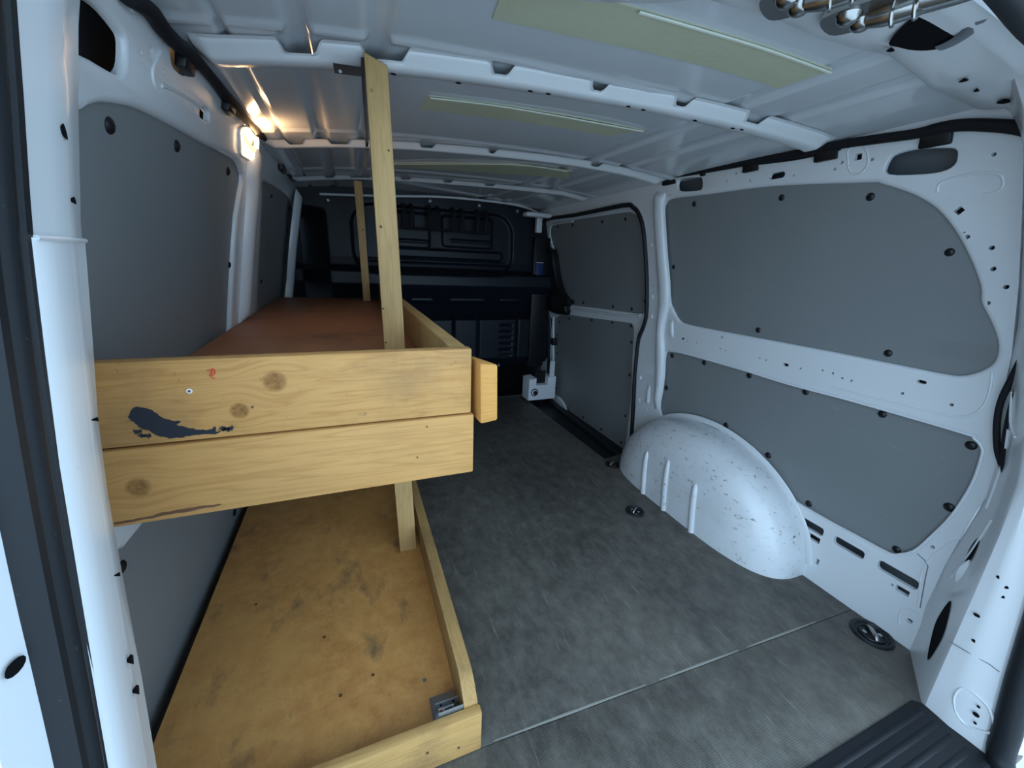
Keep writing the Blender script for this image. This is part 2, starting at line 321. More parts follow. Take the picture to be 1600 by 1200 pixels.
out += [(2.644,0.037),(2.657,0.306),(2.672,0.601),(2.736,0.747),(2.788,0.923),(2.755,1.118),(2.732,1.246),(2.674,1.296),(2.562,1.311),(2.228,1.301),(1.765,1.303),(1.693,1.287),(1.648,1.256),(1.619,1.188),(1.602,1.060),(1.587,0.913),(1.581,0.774),(1.598,0.707),(1.626,0.646),(1.633,0.496),(1.611,0.278),(1.604,0.137),(1.602,-0.008)]+[(1.60, -.03)]
out += [(.33, -.03)]
wall_r = tag(sheet('wall_right', out, holes, .012, MR, paint, None, 0., lips, CU, CV), kind='structure')
skin_o = [(.30, -.12), (.38, .8), (.5, 1.40), (2.9, 1.40), (2.9, -.12)]
sheet('outer_skin', skin_o, [], .004, lambda u, v, w: Vector((pr(v)+.07-w, u, v)), dark_tone, wall_r, 0, (), CU, CV)
def bead(P, r, fm=MR, parent=wall_r, name='bead', m=paint, closed=False, sq=(1, 1), w=0.): return tube(name, [fm(p[0], p[1], w) for p in P], r, m, parent, 8, closed, sq)
# pressed beads and lips
bead([(0.716,0.676),(0.615,0.678),(0.548,0.680),(0.452,0.683),(0.427,0.687),(0.406,0.706),(0.397,0.738),(0.399,0.777),(0.404,0.807)], .0035, w=-.001)
bead([(0.784,1.308),(0.787,1.328),(0.773,1.335),(0.753,1.331),(0.739,1.311),(0.736,1.285),(0.749,1.269),(0.767,1.270),(0.780,1.286)], .003, closed=True, w=-.001)
bead([(0.582,1.202),(0.582,1.219),(0.559,1.228),(0.519,1.231),(0.489,1.224),(0.478,1.207),(0.482,1.192),(0.505,1.186)], .004, w=-.002)
bead(lo_open[::3], .0035, w=-.001, name='panel_lip', closed=True)
bead([(0.353,0.382),(0.370,0.353),(0.387,0.298),(0.393,0.240),(0.381,0.174),(0.372,0.116)], .002, w=-.0005)
bead([(0.395,0.055),(0.402,0.084),(0.396,0.114),(0.376,0.122)], .003, w=-.001)
# bright rolled B-pillar flange beside the sliding door
def pad(P, wd, ht, fm, parent, name='pillar_flange', m=paint):
    prof = [(-1, -.15), (-.93, .35), (-.72, .75), (-.4, .95), (0, 1), (.4, .95), (.72, .75), (.93, .35), (1, -.15)]
    k = []
    Q = spline([(*p, x) for p, x in zip(P, wd)], 4); n = len(prof); vs_, fs = [], []
    for i, q in enumerate(Q):
        a, b = Q[max(0, i-1)][:2], Q[min(len(Q)-1, i+1)][:2]; t = (b-a)/np.linalg.norm(b-a); s = np.array((t[1], -t[0]))
        for (pa, pb) in prof:
            uv = q[:2]+s*pa*q[2]; e = min(1, i/2, (len(Q)-1-i)/2) if len(Q) > 4 else 1
            vs_.append(fm(uv[0], uv[1], pb*ht*max(.05, e)))
    for i in range(len(Q)-1):
        for j in range(n-1): fs.append((i*n+j, i*n+j+1, (i+1)*n+j+1, (i+1)*n+j))
    return mesh(name, vs_, fs, m, parent, 60)
pad([(1.504,1.320),(1.515,1.259),(1.512,1.181),(1.498,1.060),(1.479,0.949),(1.468,0.857),(1.475,0.797),(1.478,0.712),(1.462,0.589),(1.448,0.463),(1.453,0.325)], [.03, .030, .032, .032, .034, .032, .026, .022, .028, .022, .016], .022, MR, wall_r)
pad([(1.419,0.781),(1.414,0.738),(1.405,0.700)], [.012, .014, .010], .008, MR, wall_r, 'pressed_dimple')
pad([(1.527,0.432),(1.520,0.354),(1.523,0.342)], [.010, .012, .008], .010, MR, wall_r, 'pressed_dimple')
for p in [(1.571,1.108),(1.556,0.873),(1.553,0.778),(1.600,0.452),(1.592,0.329)]: lathe('bolt_boss', [(.013, -.001), (.012, .003), (.008, .006), (.004, .006)], paint, wall_r, 12, Matrix.Translation(MR(p[0], p[1], 0)) @ Matrix.Rotation(-math.pi/2, 4, 'Y'))

# wheel arch, bulging dome
def arch():
    Yc, a, h, D, X0 = 1.11, .455, .372, .205, 1.402; nu, nv = 26, 48; vs_, fs = [], []
    for i in range(nu+1):
        th = math.pi/2*i/nu; u = math.sin(th)**(2/3.4); k = max(0, math.cos(th))**(2/3.4)
        for j in range(nv+1):
            ph = math.pi*j/nv; c_, s_ = math.cos(ph), math.sin(ph)
            y = Yc-a*k*math.copysign(abs(c_)**.92, c_); z = h*k*s_**.92 - .004; vs_.append((X0-.018*math.sin(th)*0-D*u, y, z))
    for i in range(nu):
        for j in range(nv): q = i*(nv+1)+j; fs.append((q, q+1, q+nv+2, q+nv+1))
    return mesh('wheel_arch', vs_, fs, paint_scuff, wall_r, 50)
arch()
def arch_x(y, z):
    k = math.sqrt(((y-1.11)/.455)**2+(z/.372)**2); return 1.402-.205*max(0, 1-min(1, k)**3.4)**(1/3.4)
for (y0, y1, zt) in ((1.255, 1.285, .20), (1.12, 1.15, .225), (.965, .995, .20)):
    P = [(arch_x(y0+(y1-y0)*t, zt*t)-.001, y0+(y1-y0)*t, zt*t) for t in (0, .2, .4, .6, .8, .95, 1.0)]
    tube('arch_rib', P, [.013, .013, .013, .013, .012, .009, .003], paint_scuff, wall_r, 10, sq=(1.0, .75), up=(1, 0, 0))
P = [(1.11-.468*math.cos(a_), .383*math.sin(a_)) for a_ in [math.radians(x) for x in range(8, 175, 8)]]
bead(P, .006, w=-.001, name='arch_flange', sq=(2.2, .8))

# trim panels with clips
def clip_mesh():
    o = lathe('clip', [(.0115, -.002), (.0115, .001), (.009, .004), (.004, .0055), (.0035, .0035), (.001, .0035)], plastic, None, 16); return o
CLIP = clip_mesh(); used_clip = [False]
def clips(P, fm, side, parent, w, s=1.0):
    for p in P:
        if not used_clip[0]: c_ = CLIP; used_clip[0] = True
        else: c_ = CLIP.copy(); COL.objects.link(c_)
        c_.parent = parent; sl = math.atan((fm(p[0], p[1]+.02, 0).x-fm(p[0], p[1]-.02, 0).x)/.04)
        c_.matrix_world = Matrix.Translation(fm(p[0], p[1], w)) @ Matrix.Rotation((-1 if side > 0 else 1)*math.pi/2+sl, 4, 'Y') @ Matrix.Scale(s*random.uniform(.92, 1.05), 4)
def panel(name, out, label, fm, w, P, side, s=1.0, group=None):
    o = tag(sheet(name, out, [], .006, fm, grey, None, w, (), CU, CV, .001), label, 'panel', group)
    clips(P, fm, side, o, w, s); return o
panel('trim_panel', offset(up_open, .012), 'large grey trim panel filling the upper right wall opening, with a notched rear edge', MR, -.0125, [(1.332,1.257),(0.971,1.237),(0.724,1.210),(0.539,1.069),(0.607,0.806),(0.998,0.805),(1.439,1.014)], 1, .9)
panel('trim_panel', offset(lo_open, .012), 'large grey scuffed trim panel of the lower right wall, curving over the wheel arch', MR, -.0125, [(1.406,0.615),(1.218,0.627),(1.004,0.630),(0.795,0.631),(0.582,0.633),(0.398,0.621),(0.394,0.446),(0.459,0.261),(0.702,0.257),(0.871,0.357),(1.065,0.398),(1.238,0.368),(1.401,0.293),(1.419,0.451)], 1, 1.0)

# ------------------------------------------------------------ sliding door
def MD(u, v, w): return Vector((pr(v)+.035-w, u, v))
d_up = spline([(2.674,1.190),(2.658,1.252),(2.622,1.274),(2.501,1.274),(2.147,1.273),(1.815,1.271),(1.740,1.255),(1.707,1.233),(1.676,1.173),(1.653,1.062),(1.638,0.910),(1.641,0.814),(1.658,0.783),(1.789,0.770),(2.105,0.758),(2.434,0.746),(2.536,0.794),(2.580,0.888),(2.616,1.019),(2.640,1.113)], 3, True)
d_lo = spline([(2.676,0.591),(2.635,0.625),(2.517,0.660),(2.176,0.685),(1.813,0.710),(1.756,0.712),(1.733,0.694),(1.728,0.650),(1.725,0.525),(1.710,0.381),(1.704,0.229),(1.706,0.026),(1.722,-0.027),(1.770,-0.042),(2.014,-0.054),(2.358,-0.049),(2.462,0.001),(2.547,0.024),(2.635,0.037),(2.660,0.303)], 3, True)
d_out = [(2.737,1.294),(2.629,1.315),(2.285,1.312),(1.810,1.314),(1.727,1.294),(1.677,1.256),(1.648,1.172),(1.628,1.002),(1.612,0.818),(1.628,0.685),(1.653,0.595),(1.657,0.397),(1.644,0.213),(1.635,-0.010),(1.705,-0.057),(1.826,-0.112),(2.477,-0.137),(2.662,-0.148),(2.707,0.080),(2.742,0.591),(2.810,0.970)]
door = tag(sheet('door_1', d_out, [d_up, d_lo], .012, MD, paint, None, 0, (.008, .008), CU, CV), kind='structure')
sheet('outer_skin', offset(d_out, .0), [], .004, lambda u, v, w: Vector((pr(v)+.085-w, u, v)), paint, door, 0, (), CU, CV)
tube('inner_rail', [MD(u, v, .004) for u, v in [(2.398,0.719),(2.097,0.735),(1.809,0.746),(1.676,0.767)]], .007, paint, door, 8, sq=(1.2, 1))
tube('frame_edge', [MD(u, v, .003) for u, v in [(2.663,1.147),(2.656,1.223),(2.616,1.261),(2.521,1.267),(2.326,1.265)]], .006, paint, door, 8)
tube('bottom_edge', [MD(u, v, .003) for u, v in [(2.655,-0.123),(2.589,-0.109),(2.501,-0.119),(2.390,-0.112),(2.078,-0.106),(1.803,-0.083),(1.719,-0.046),(1.680,0.018)]], .007, paint, door, 8)
cover = spline([(2.737,1.100),(2.593,1.102),(2.568,1.018),(2.541,0.911),(2.489,0.824),(2.416,0.787),(2.372,0.778),(2.372,0.753),(2.417,0.730),(2.425,0.672),(2.672,0.673),(2.723,0.777),(2.760,0.878)], 2, True)
sheet('latch_cover', cover, [], .05, lambda u, v, w: MR(u, v, w+.012), plastic, door, .0, rim=.008)
sheet('latch_block', slot([(2.602,0.448)][0], .045, .05, 0, 4, .008), [], .035, lambda u, v, w: MR(u, v, w), plastic, door, .01, rim=.004)
p_ = panel('trim_panel', offset(d_up, .01), 'small grey trim panel in the upper half of the sliding door', MD, -.0125, [(2.562,1.250),(2.362,1.249),(2.032,1.244),(1.823,1.242),(2.656,1.135),(2.265,0.772),(1.939,0.784),(1.768,0.790),(1.663,0.844)], 1, .85)
p_ = panel('trim_panel', offset(d_lo, .01), 'small grey trim panel in the lower half of the sliding door', MD, -.0125, [(2.450,0.642),(2.594,0.598),(2.160,0.674),(1.939,0.691),(1.766,0.699),(1.752,0.610),(1.745,0.423),(2.631,0.495),(2.621,0.353),(2.606,0.078),(2.409,-0.022),(2.191,-0.009),(1.969,-0.007),(1.757,-0.005),(1.748,0.172)], 1, .85)
P = [(2.722,1.245),(2.667,1.287),(2.547,1.298),(2.230,1.291),(1.766,1.295),(1.693,1.279),(1.653,1.248),(1.624,1.185),(1.606,1.060),(1.591,0.912),(1.586,0.783),(1.604,0.716),(1.632,0.651),(1.638,0.495),(1.636,0.406),(1.626,0.272),(1.614,0.132),(1.616,0.009)]+[(1.661,-0.038),(1.882,-0.094),(2.383,-0.132),(2.574,-0.117),(2.634,0.051),(2.657,0.306),(2.672,0.601),(2.747,0.746),(2.777,0.923),(2.755,1.118)]
tube('door_seal', [MR(u, v, .004) for u, v in P], .013, rubber, wall_r, 8, True, (1, .8), sm=3)

# ------------------------------------------------------------ left wall
lu_open = spline([(1.478, .62), (1.475, .90), (1.478, 1.10)]+[(1.519,1.198),(1.502,1.225),(1.459,1.241),(1.377,1.239),(1.203,1.227),(1.045,1.217),(0.942,1.210),(0.871,1.203),(0.822,1.194),(0.770,1.181),(0.740,1.169),(0.719,1.157),(0.702,1.145)]+[(.60, 1.02), (.555, .86), (.53, .70), (.54, .60), (.60, .56), (.9, .56), (1.44, .585)], 2, True)
ll_open = spline([(.56, .02), (.60, .22), (.66, .35)]+[(0.753,0.484),(0.790,0.486),(0.830,0.485),(0.864,0.485)]+[(.95, .500), (1.2, .525), (1.80, .56), (1.84, .50), (1.84, .06), (1.80, .0), (.6, .0)], 2, True)
lf_open = spline([(1.810,1.210),(1.797,1.239),(1.865,1.253),(2.091,1.268),(2.442,1.277),(2.658,1.264),(2.786,1.219),(2.831,1.096),(2.826,0.948),(2.767,0.819),(2.717,0.759)]+[(2.35, .60), (1.85, .60), (1.78, .66)]+[(1.886,0.760),(1.867,0.863),(1.843,1.056),(1.828,1.146)], 2, True)
hole_tl = spline([(0.690,1.247),(0.702,1.264),(0.720,1.272),(0.741,1.280),(0.770,1.282),(0.802,1.278),(0.812,1.275),(0.816,1.267),(0.815,1.244),(0.808,1.232),(0.798,1.225),(0.773,1.221),(0.734,1.218),(0.699,1.214),(0.687,1.221)], 2, True)
lh = [lu_open, ll_open, lf_open, hole_tl, spline([(0.959,1.319),(0.971,1.331),(0.999,1.340),(1.035,1.347),(1.049,1.340),(1.039,1.315),(1.024,1.303),(0.992,1.298),(0.969,1.301)], 2, True)]
ll = [.010, .008, .008, .008, 0]
for c_, r_ in zip([(0.829,1.313),(0.859,1.275),(0.939,1.279),(0.956,1.263),(1.087,1.269)], (4, 5, 4.5, 4.5, 4)): lh.append(circ(c_, r_/1000, 10)); ll.append(0)
lh.append(slot([(0.893,1.287)][0], .014, .017, 0, 3, .001)); ll.append(0)
oval = spline([(1.118,1.265),(1.120,1.278),(1.142,1.290),(1.172,1.291),(1.182,1.284),(1.180,1.272),(1.164,1.265),(1.127,1.263)], 2, True); lh.append(oval); ll.append(.002)
lout = [(.40, -.03), (.38, .50), (.42, .80), (.47, 1.05), (.52, 1.20), (.56, 1.34), (2.80, 1.362), (2.80, -.03)]
wall_l = tag(sheet('wall_left', lout, lh, .012, ML, paint, None, 0, ll, CU, CV), kind='structure')
sheet('outer_skin', skin_o, [], .004, lambda u, v, w: Vector((pl(v)-.07+w, u, v)), cav, wall_l, 0, (), CU, CV)  # left skin darker than the right, cavity shade put into its colour
# cavity behind the oval hole gets its warm glow from an added light
panel('trim_panel', offset(lu_open, .010), 'large dark grey trim panel on the upper left wall above the wooden shelf', ML, -.0125, [(0.801,1.161),(1.042,1.189),(1.399,1.207),(1.480,0.959)], -1, 1.0)
panel('trim_panel', offset(ll_open, .010), 'grey trim panel low on the left wall, seen beneath the wooden front board', ML, -.0125, [(0.802,0.439),(1.527,0.076)], -1, 1.15)
panel('trim_panel', offset(lf_open, .008), 'narrow dark grey trim panel of the left wall nearest the black bulkhead', ML, -.0125, [(2.066,1.227),(2.602,1.232),(2.653,0.954),(2.614,1.118),(1.994,0.881)], -1, .8)
padl = lambda *a, **k: pad(*a, ML, wall_l, **k)
pad([(1.644,1.294),(1.603,1.254),(1.613,1.203),(1.616,1.146),(1.613,1.046),(1.617,0.944),(1.618,0.838),(1.616,0.761)], [.05, .055, .052, .048, .046, .045, .045, .045], .026, ML, wall_l)

pad([(2.595,1.326),(2.590,1.239),(2.580,1.123),(2.580,0.988),(2.600,0.848),(2.594,0.770),(2.604,0.704)], [.045]*7, .03, lambda u, v, w: ML(u, v, w+.02), wall_l)

bead([(0.922,1.245),(0.902,1.250),(0.896,1.266),(0.909,1.286),(0.922,1.302)], .003, ML, wall_l)
bead([(0.931,1.256),(0.978,1.266),(1.072,1.277),(1.140,1.281)], .003, ML, wall_l)
# lit interior lamp
lampc = [(1.522,1.309)][0]; lr = [(1.437,1.287),(1.428,1.319),(1.487,1.340),(1.566,1.352),(1.614,1.345),(1.626,1.314),(1.611,1.282),(1.579,1.270),(1.497,1.264),(1.452,1.263)]
lo_ = ML(lampc[0], lampc[1], 0)
lamp = tag(empty('interior_lamp', lo_), 'lit rectangular interior lamp glowing warm on the left wall below the roof', 'lamp')
def MLl(u, v, w): return ML(u, v, w)-lo_
sheet('lamp_housing', offset(spline(lr, 2, True), .003), [], .03, MLl, white_label, lamp, .006, rim=.004)
sheet('lamp_lens', spline(lr, 3, True), [], .008, MLl, lens, lamp, .014, rim=.005)
sheet('lamp_switch', circ(lampc, .008, 10), [], .006, MLl, foam, lamp, .018)
ld = bpy.data.lights.new('bulb', 'AREA'); ld.shape = 'DISK'; ld.size = .08; ld.energy = .6; ld.color = (1, .58, .27)
lb = bpy.data.objects.new('bulb', ld); COL.objects.link(lb); lb.parent = lamp; lb.location = (.035, -.01, .02); lb.rotation_euler = Vector((.55, .0, .9)).to_track_quat('-Z', 'Y').to_euler()
l2 = bpy.data.lights.new('oval_fill', 'POINT'); l2.energy = .03; l2.color = (1, .6, .25); l2.shadow_soft_size = .01  # added fill light by the oval hole, stands in for the lamp's rear glow
lc_ = bpy.data.objects.new('oval_fill', l2); COL.objects.link(lc_); lc_.parent = lamp; lc_.location = (-.04, -.26, -.03)

# ------------------------------------------------------------ D pillars, rear header, seals
def sm(zz, zs, vs2): return float(np.interp(zz, zs, vs2))
ZS = [-.10, 0, .1, .2, .3, .4, .5, .62, .72, .82, .92, 1.02, 1.12, 1.2, 1.27, 1.33, 1.36]
def pill_R(z):
    A = (pr(z)+.005, sm(z, [0, .3, .56, .71, .93, 1.18, 1.31, 1.36], [.36, .36, .337, .368, .395, .444, .475, .52]))
    B = (pr(z)-.16, sm(z, [0, .6, .9, 1.2, 1.36], [.262, .266, .31, .38, .45]))
    Cc = (pr(z)-.165, sm(z, [0, .2, .4, .7, 1.0, 1.3], [.158, .182, .202, .245, .31, .385]))
    return A, B, Cc
def pill_L(z):
    x = sm(z, [0, .2, .42, 1.25, 1.36], [-.26, -.22, -.2, -.2, -.18])
    A = (pl(z)-.005, sm(z, [0, .5, .84, 1.04, 1.2, 1.36], [.44, .46, .50, .56, .64, .70]))
    B = (x-.022, sm(z, [0, .486, .822, 1.044, 1.223, 1.36], [.31, .381, .438, .508, .592, .65]))
    Cc = (x, sm(z, [0, .619, .864, 1.032, 1.156, 1.36], [.17, .303, .349, .391, .436, .50]))
    return A, B, Cc
def pillar(name, pf, sgn, label, zs):
    vs_, fs = [], []
    for z in zs:
        A, B, Cc = map(np.array, pf(z)); ov = np.array((sgn, 0.))       # ov: outboard
        mid = (B+Cc)/2 - ov*.006
        b0 = B+(A-B)*.05
        c1 = Cc+(Cc-B)/np.linalg.norm(Cc-B)*.006+ov*.008; c2 = c1+(ov*.03+np.array((0, -.004)) if sgn > 0 else ov*.010+np.array((0, -.055)))
        pts = [A, A*.5+B*.5, b0, B+(Cc-B)*.05, B*.66+Cc*.34-ov*.004, mid, B*.3+Cc*.7-ov*.003, Cc, c1, c2, c2+ov*.05+np.array((0, -.03)), c2+ov*.11+np.array((0, -.035)), c2+ov*.20+np.array((0, .0)), c2+ov*.205+np.array((0, .12))]
        for p in pts: vs_.append((p[0], p[1], z))
    n = 14
    for i in range(len(zs)-1):
        for j in range(n-1): fs.append((i*n+j, i*n+j+1, (i+1)*n+j+1, (i+1)*n+j))
    o = mesh(name, vs_, fs, paint, None, 28); return tag(o, label, None, None, 'structure')
trim1 = pillar('trim_1', pill_R, 1, 'white right rear door pillar', ZS)
trim2 = pillar('trim_2', pill_L, -1, 'white left rear door pillar', ZS)
# overlapping lower sleeve of the left pillar with its step at mid height
vs_, fs = [], []
zz = [-.1, .2, .4, .5, .6, .7, .78, .85, .92, .98, 1.003]
for z in zz:
    A, B, Cc = map(np.array, pill_L(z)); d_ = B-Cc; d_ = d_/np.linalg.norm(d_)
    bb = B-d_*.008+np.array((.0015, 0)); wob = .002*math.sin(z*14)
    for p in (bb+np.array((-.02, .012)), bb+np.array((0, wob)), bb*.75+Cc*.25+np.array((.0025, 0)), bb*.42+Cc*.58+np.array((.0062, 0)), bb*.25+Cc*.75+np.array((.0045, 0)), Cc+np.array((.0022, .002)), Cc+np.array((-.001, -.003))): vs_.append((p[0], p[1], z))
for i in range(len(zz)-1):
    for j in range(6): fs.append((i*7+j, i*7+j+1, (i+1)*7+j+1, (i+1)*7+j))
tube('step_edge', [vs_[-6+i] for i in range(5)], .002, paint, trim2, 6, sm=1)
mesh('lower_sleeve', vs_, fs, paint, trim2, 40)
def spot(pt, nrm, r, name='pillar_hole', par=None, m=plastic, up=(0, 0, 1), sq=(1, 1), n=12):
    nrm = Vector(nrm).normalized(); u = (Vector(up)-nrm*nrm.dot(Vector(up))).normalized(); s = u.cross(nrm)
    vs_ = [Vector(pt)-nrm*.004]+[Vector(pt)+nrm*.0009+(s*math.cos(a_)*sq[0]+u*math.sin(a_)*sq[1])*r for a_ in [2*math.pi*i/n for i in range(n)]]
    return mesh(name, vs_+[Vector(pt)+nrm*.0010], [(0, 1+i, 1+(i+1) % n) for i in range(n)]+[(n+1, 1+(i+1) % n, 1+i) for i in range(n)], m, par, None)
def on_L(px_t, z, off=.0):   # point on left pillar face
    A, B, Cc = map(np.array, pill_L(z)); p = B*(1-px_t)+Cc*px_t; return (p[0]+off, p[1], z)
for (y, z), r_, q, n_ in zip([(0.465,1.085),(0.461,1.034),(0.406,0.862),(0.375,0.731),(0.357,0.655),(0.353,0.624)], (.0040, .0022, .0016, .0016, .0036, .0036), ((.8, 1.5), (1, 1.4), (.8, 1.3), (.8, 1.3), (1.2, 1.7), (1.2, 1.7)), (12, 10, 10, 10, 4, 4)):
    A, B, Cc = map(np.array, pill_L(z)); t_ = (y-Cc[1])/(B[1]-Cc[1]); spot((Cc[0]+t_*(B[0]-Cc[0])+(.0085 if z < 1 else .0065), y, z), (1, .2, 0), r_, 'pillar_hole', trim2, black_void, sq=q, n=n_)
spot((-.2125, .2805, .746), (1, -.18, 0), .0062, 'body_hole', trim2, black_void, sq=(1.1, .8))
# holes on the right pillar inboard face and front face
def on_R(t_, z, face='BC'):
    A, B, Cc = map(np.array, pill_R(z)); a_, b_ = (B, Cc) if face == 'BC' else (A, B); p = a_*(1-t_)+b_*t_; return (p[0]-(.0035 if face == 'BC' else 0), p[1]-0*(face == 'AB'), z)
RH = [(0.238,0.415),(0.227,0.402),(0.226,0.378),(0.244,0.307),(0.231,0.246)]
for (y, z) in RH: spot((pr(z)-.1665, y, z), (-1, 0, 0), .0045, 'pillar_hole', trim1, black_void, sq=(1.2, .9))
for (y, z), r_ in zip([(0.187,0.106),(0.185,0.084),(0.181,0.063)], (.003, .0055, .003)): spot((pr(z)-.1705, y, z), (-1, 0, 0), r_, 'pillar_hole', trim1, black_void)
tube('pillar_seam', [(pr(z)-.1668, y, z) for y, z in [(0.264,0.208),(0.233,0.211),(0.200,0.215),(0.185,0.212)]], .0009, dark_tone, trim1, 6, sm=1)
tube('wall_seam', [MR(u, v, .0003) for u, v in [(0.414,0.287),(0.396,0.280),(0.386,0.268),(0.382,0.229),(0.370,0.140)]], .0012, dark_tone, wall_r, 6, sm=1)
# pressed pocket low on the right pillar
tube('pressed_pocket', [(pr(z)-.1665, y, z) for y, z in [(0.221,0.112),(0.222,0.082),(0.210,0.051),(0.194,0.040),(0.179,0.045),(0.159,0.062),(0.157,0.079),(0.173,0.114),(0.191,0.125),(0.212,0.126)]], .0028, paint, trim1, 8, True)
def front_face(px):   # pixel traced point to the oblique pillar face: (t along A-B, z)
    return px
def ABface(t_, z, o=.0015):
    A, B, _ = map(np.array, pill_R(z)); p = A*(1-t_)+B*t_; n_ = np.array((B-A)[::-1])*np.array((1, -1)); n_ = n_/np.linalg.norm(n_)
    if n_[0] > 0: n_ = -n_
    return (p[0]+n_[0]*o, p[1]+n_[1]*o, z)
def abpoly(name, pts, m=black_void, o=.0015):
    pts = spline(pts, 4, True); vs_ = [ABface(a_, b_, o) for a_, b_ in pts]; c_ = np.mean(pts, axis=0); vs_.append(ABface(c_[0], c_[1], o)); n = len(pts)
    return mesh(name, vs_, [(i, (i+1) % n, n) for i in range(n)], m, trim1, None)
abpoly('pillar_hole', [(.55, .445), (.44, .425), (.42, .385), (.50, .345), (.60, .375), (.62, .42)])
abpoly('pillar_hole', [(.60, .265), (.46, .19), (.50, .14), (.68, .085), (.79, .16), (.77, .21)])
abpoly('pillar_hole', [(.45, -.005), (.42, -.03), (.6, -.06), (.7, -.03)])
for (P) in ([(.25, .50), (.3, .62), (.4, .70)], [(.35, .30), (.5, .40), (.62, .50)], [(.3, .78), (.45, .72), (.7, .70)]): tube('pressed_bead', [ABface(a_, b_, .001) for a_, b_ in P], .003, paint, trim1, 6)
tube('pressed_dimple', [ABface(.52, .31, .001), ABface(.55, .335, .002), ABface(.57, .36, .002), ABface(.59, .385, .001)], [.002, .009, .009, .002], paint, trim1, 8, sq=(1, .6))

# roof skin with pressed channels
def rib_h(x, y):
    h = 0
    for (c_, hw) in ((-.057, .018), (.078, .018), (.900, .024), (1.045, .022), (-.178, .006)):
        xx = x-(c_-(0 if c_ < .5 else .035*(y-1.1))); d_ = abs(xx)-hw
        h += .009*max(0, min(1, .5-d_/.012))
    return h
def roof_h(x, y):
    z = roofz(x)+rib_h(x, y)
    for (yc, sl) in ((.905, -.05), (1.515, -.11), (2.10, -.14)):      # shallow transverse swages before each bow
        d_ = abs(y-(yc+sl*(x-.45)))-.010; z -= .006*max(0, min(1, .5-d_/.012))*(1 if rib_h(x, y) < .002 else 0)
    return z
xs = np.arange(-.262, 1.272, .006); ys = np.concatenate([np.arange(.40, 2.30, .010), np.arange(2.3, 2.9, .03)])
vs_ = [(x, y, roof_h(x, y)) for y in ys for x in xs]; nx = len(xs)
fs = [(i*nx+j, i*nx+j+1, (i+1)*nx+j+1, (i+1)*nx+j) for i in range(len(ys)-1) for j in range(nx-1)]
roof = tag(mesh('ceiling', vs_, fs, primer, None, 60), None, None, None, 'structure')
sheet('outer_skin', [(-.34, .36), (1.36, .36), (1.36, 2.95), (-.34, 2.95)], [], .004, lambda u, v, w: Vector((u, v, roofz(u)+.045-.3*max(0, abs(u-.505)-.74)+w)), paint, roof, 0, (), [-.2+.12*i for i in range(13)], [])
# roof bows (hat section beams) with scalloped near edge
def bow(P, wd, dep, notch, m=paint, x0=None, x1=None, wob=.0):
    P = sorted(P); xa, ya = [p[0] for p in P], [p[1] for p in P]; c3 = np.polyfit(xa, ya, 3 if len(P) > 4 else 2)
    x0 = x0 if x0 is not None else xa[0]; x1 = x1 if x1 is not None else xa[-1]; n = int((x1-x0)/.006); vs_, fs = [], []
    for i in range(n+1):
        x = x0+(x1-x0)*i/n; y = float(np.polyval(c3, min(max(x, xa[0]), xa[-1]))); q = 0
        for (a_, b_) in notch: q = max(q, min(1, max(0, .5+(min(x-a_, b_-x))/.016)))
        q = q*q*(3-2*q); zr = roofz(x); e = min(1, (x-x0)/.03+.25, (x1-x)/.03+.25)
        sec = [(y-.014+q*.020, -.0015-q*dep*.62), (y-.002+q*.012, -.0025-q*dep*.66), (y+.002+q*.010, -dep*.35-q*dep*.35), (y+.010+q*.004, -dep*.5-q*.2*dep), (y+.016, -dep*.85), (y+.024, -dep), (y+wd*.72, -dep), (y+wd*.80, -dep*.86), (y+wd*.9, -.006), (y+wd*1.05, -.002)]
        for (yy, hz) in sec: vs_.append((x, yy, zr+hz*e))
    k = 10
    for i in range(n):
        for j in range(k-1): fs.append((i*k+j, i*k+j+1, (i+1)*k+j+1, (i+1)*k+j))
    return mesh('roof_bow', vs_, fs, m, roof, 42)
def nt_x(P): return [(P[i][0], P[i+1][0]) for i in range(0, len(P), 2)]
b1 = bow([(-0.195,0.990),(-0.078,0.983),(0.050,0.960),(0.141,0.960),(0.344,0.920),(0.490,0.905),(0.653,0.894),(0.948,0.862),(1.194,0.815)], .075, .026, nt_x([(-0.089,0.996),(-0.027,0.984),(0.055,0.980),(0.132,0.971),(0.305,0.937),(0.346,0.930),(0.532,0.909),(0.568,0.908),(0.749,0.882),(0.786,0.876),(0.956,0.870),(1.005,0.860)]), x0=-.235, x1=1.245)
b2 = bow([(-0.175,1.700),(0.090,1.649),(0.175,1.635),(0.593,1.551),(1.114,1.461)], .055, .018, nt_x([(-0.168,1.726),(-0.118,1.722),(-0.036,1.709),(0.027,1.694),(0.265,1.640),(0.312,1.627),(0.508,1.582),(0.532,1.578),(0.903,1.535),(0.941,1.523)]), x0=-.235, x1=1.245)
b3 = bow([(-0.171,2.387),(0.193,2.302),(0.509,2.250),(0.831,2.153),(1.083,2.047)], .05, .016, nt_x([(-0.083,2.378),(-0.042,2.375),(0.036,2.379),(0.128,2.352),(0.275,2.306),(0.319,2.300),(0.486,2.272),(0.525,2.264),(0.695,2.219),(0.740,2.202)]), x0=-.235, x1=1.245)
for p in [(0.112,0.998),(0.248,0.991),(0.407,0.962),(0.449,0.956),(0.651,0.929),(0.694,0.927),(0.845,0.911),(0.956,0.891),(0.979,0.883)]: spot((p[0], p[1], roofz(p[0])-.0265), (0, 0, -1), .0045, 'bow_hole', b1, black_void, (0, 1, 0), (1.5, .8))
lathe_m = Matrix.Translation(([(0.896,1.450)][0][0], [(0.896,1.450)][0][1], 1.36))
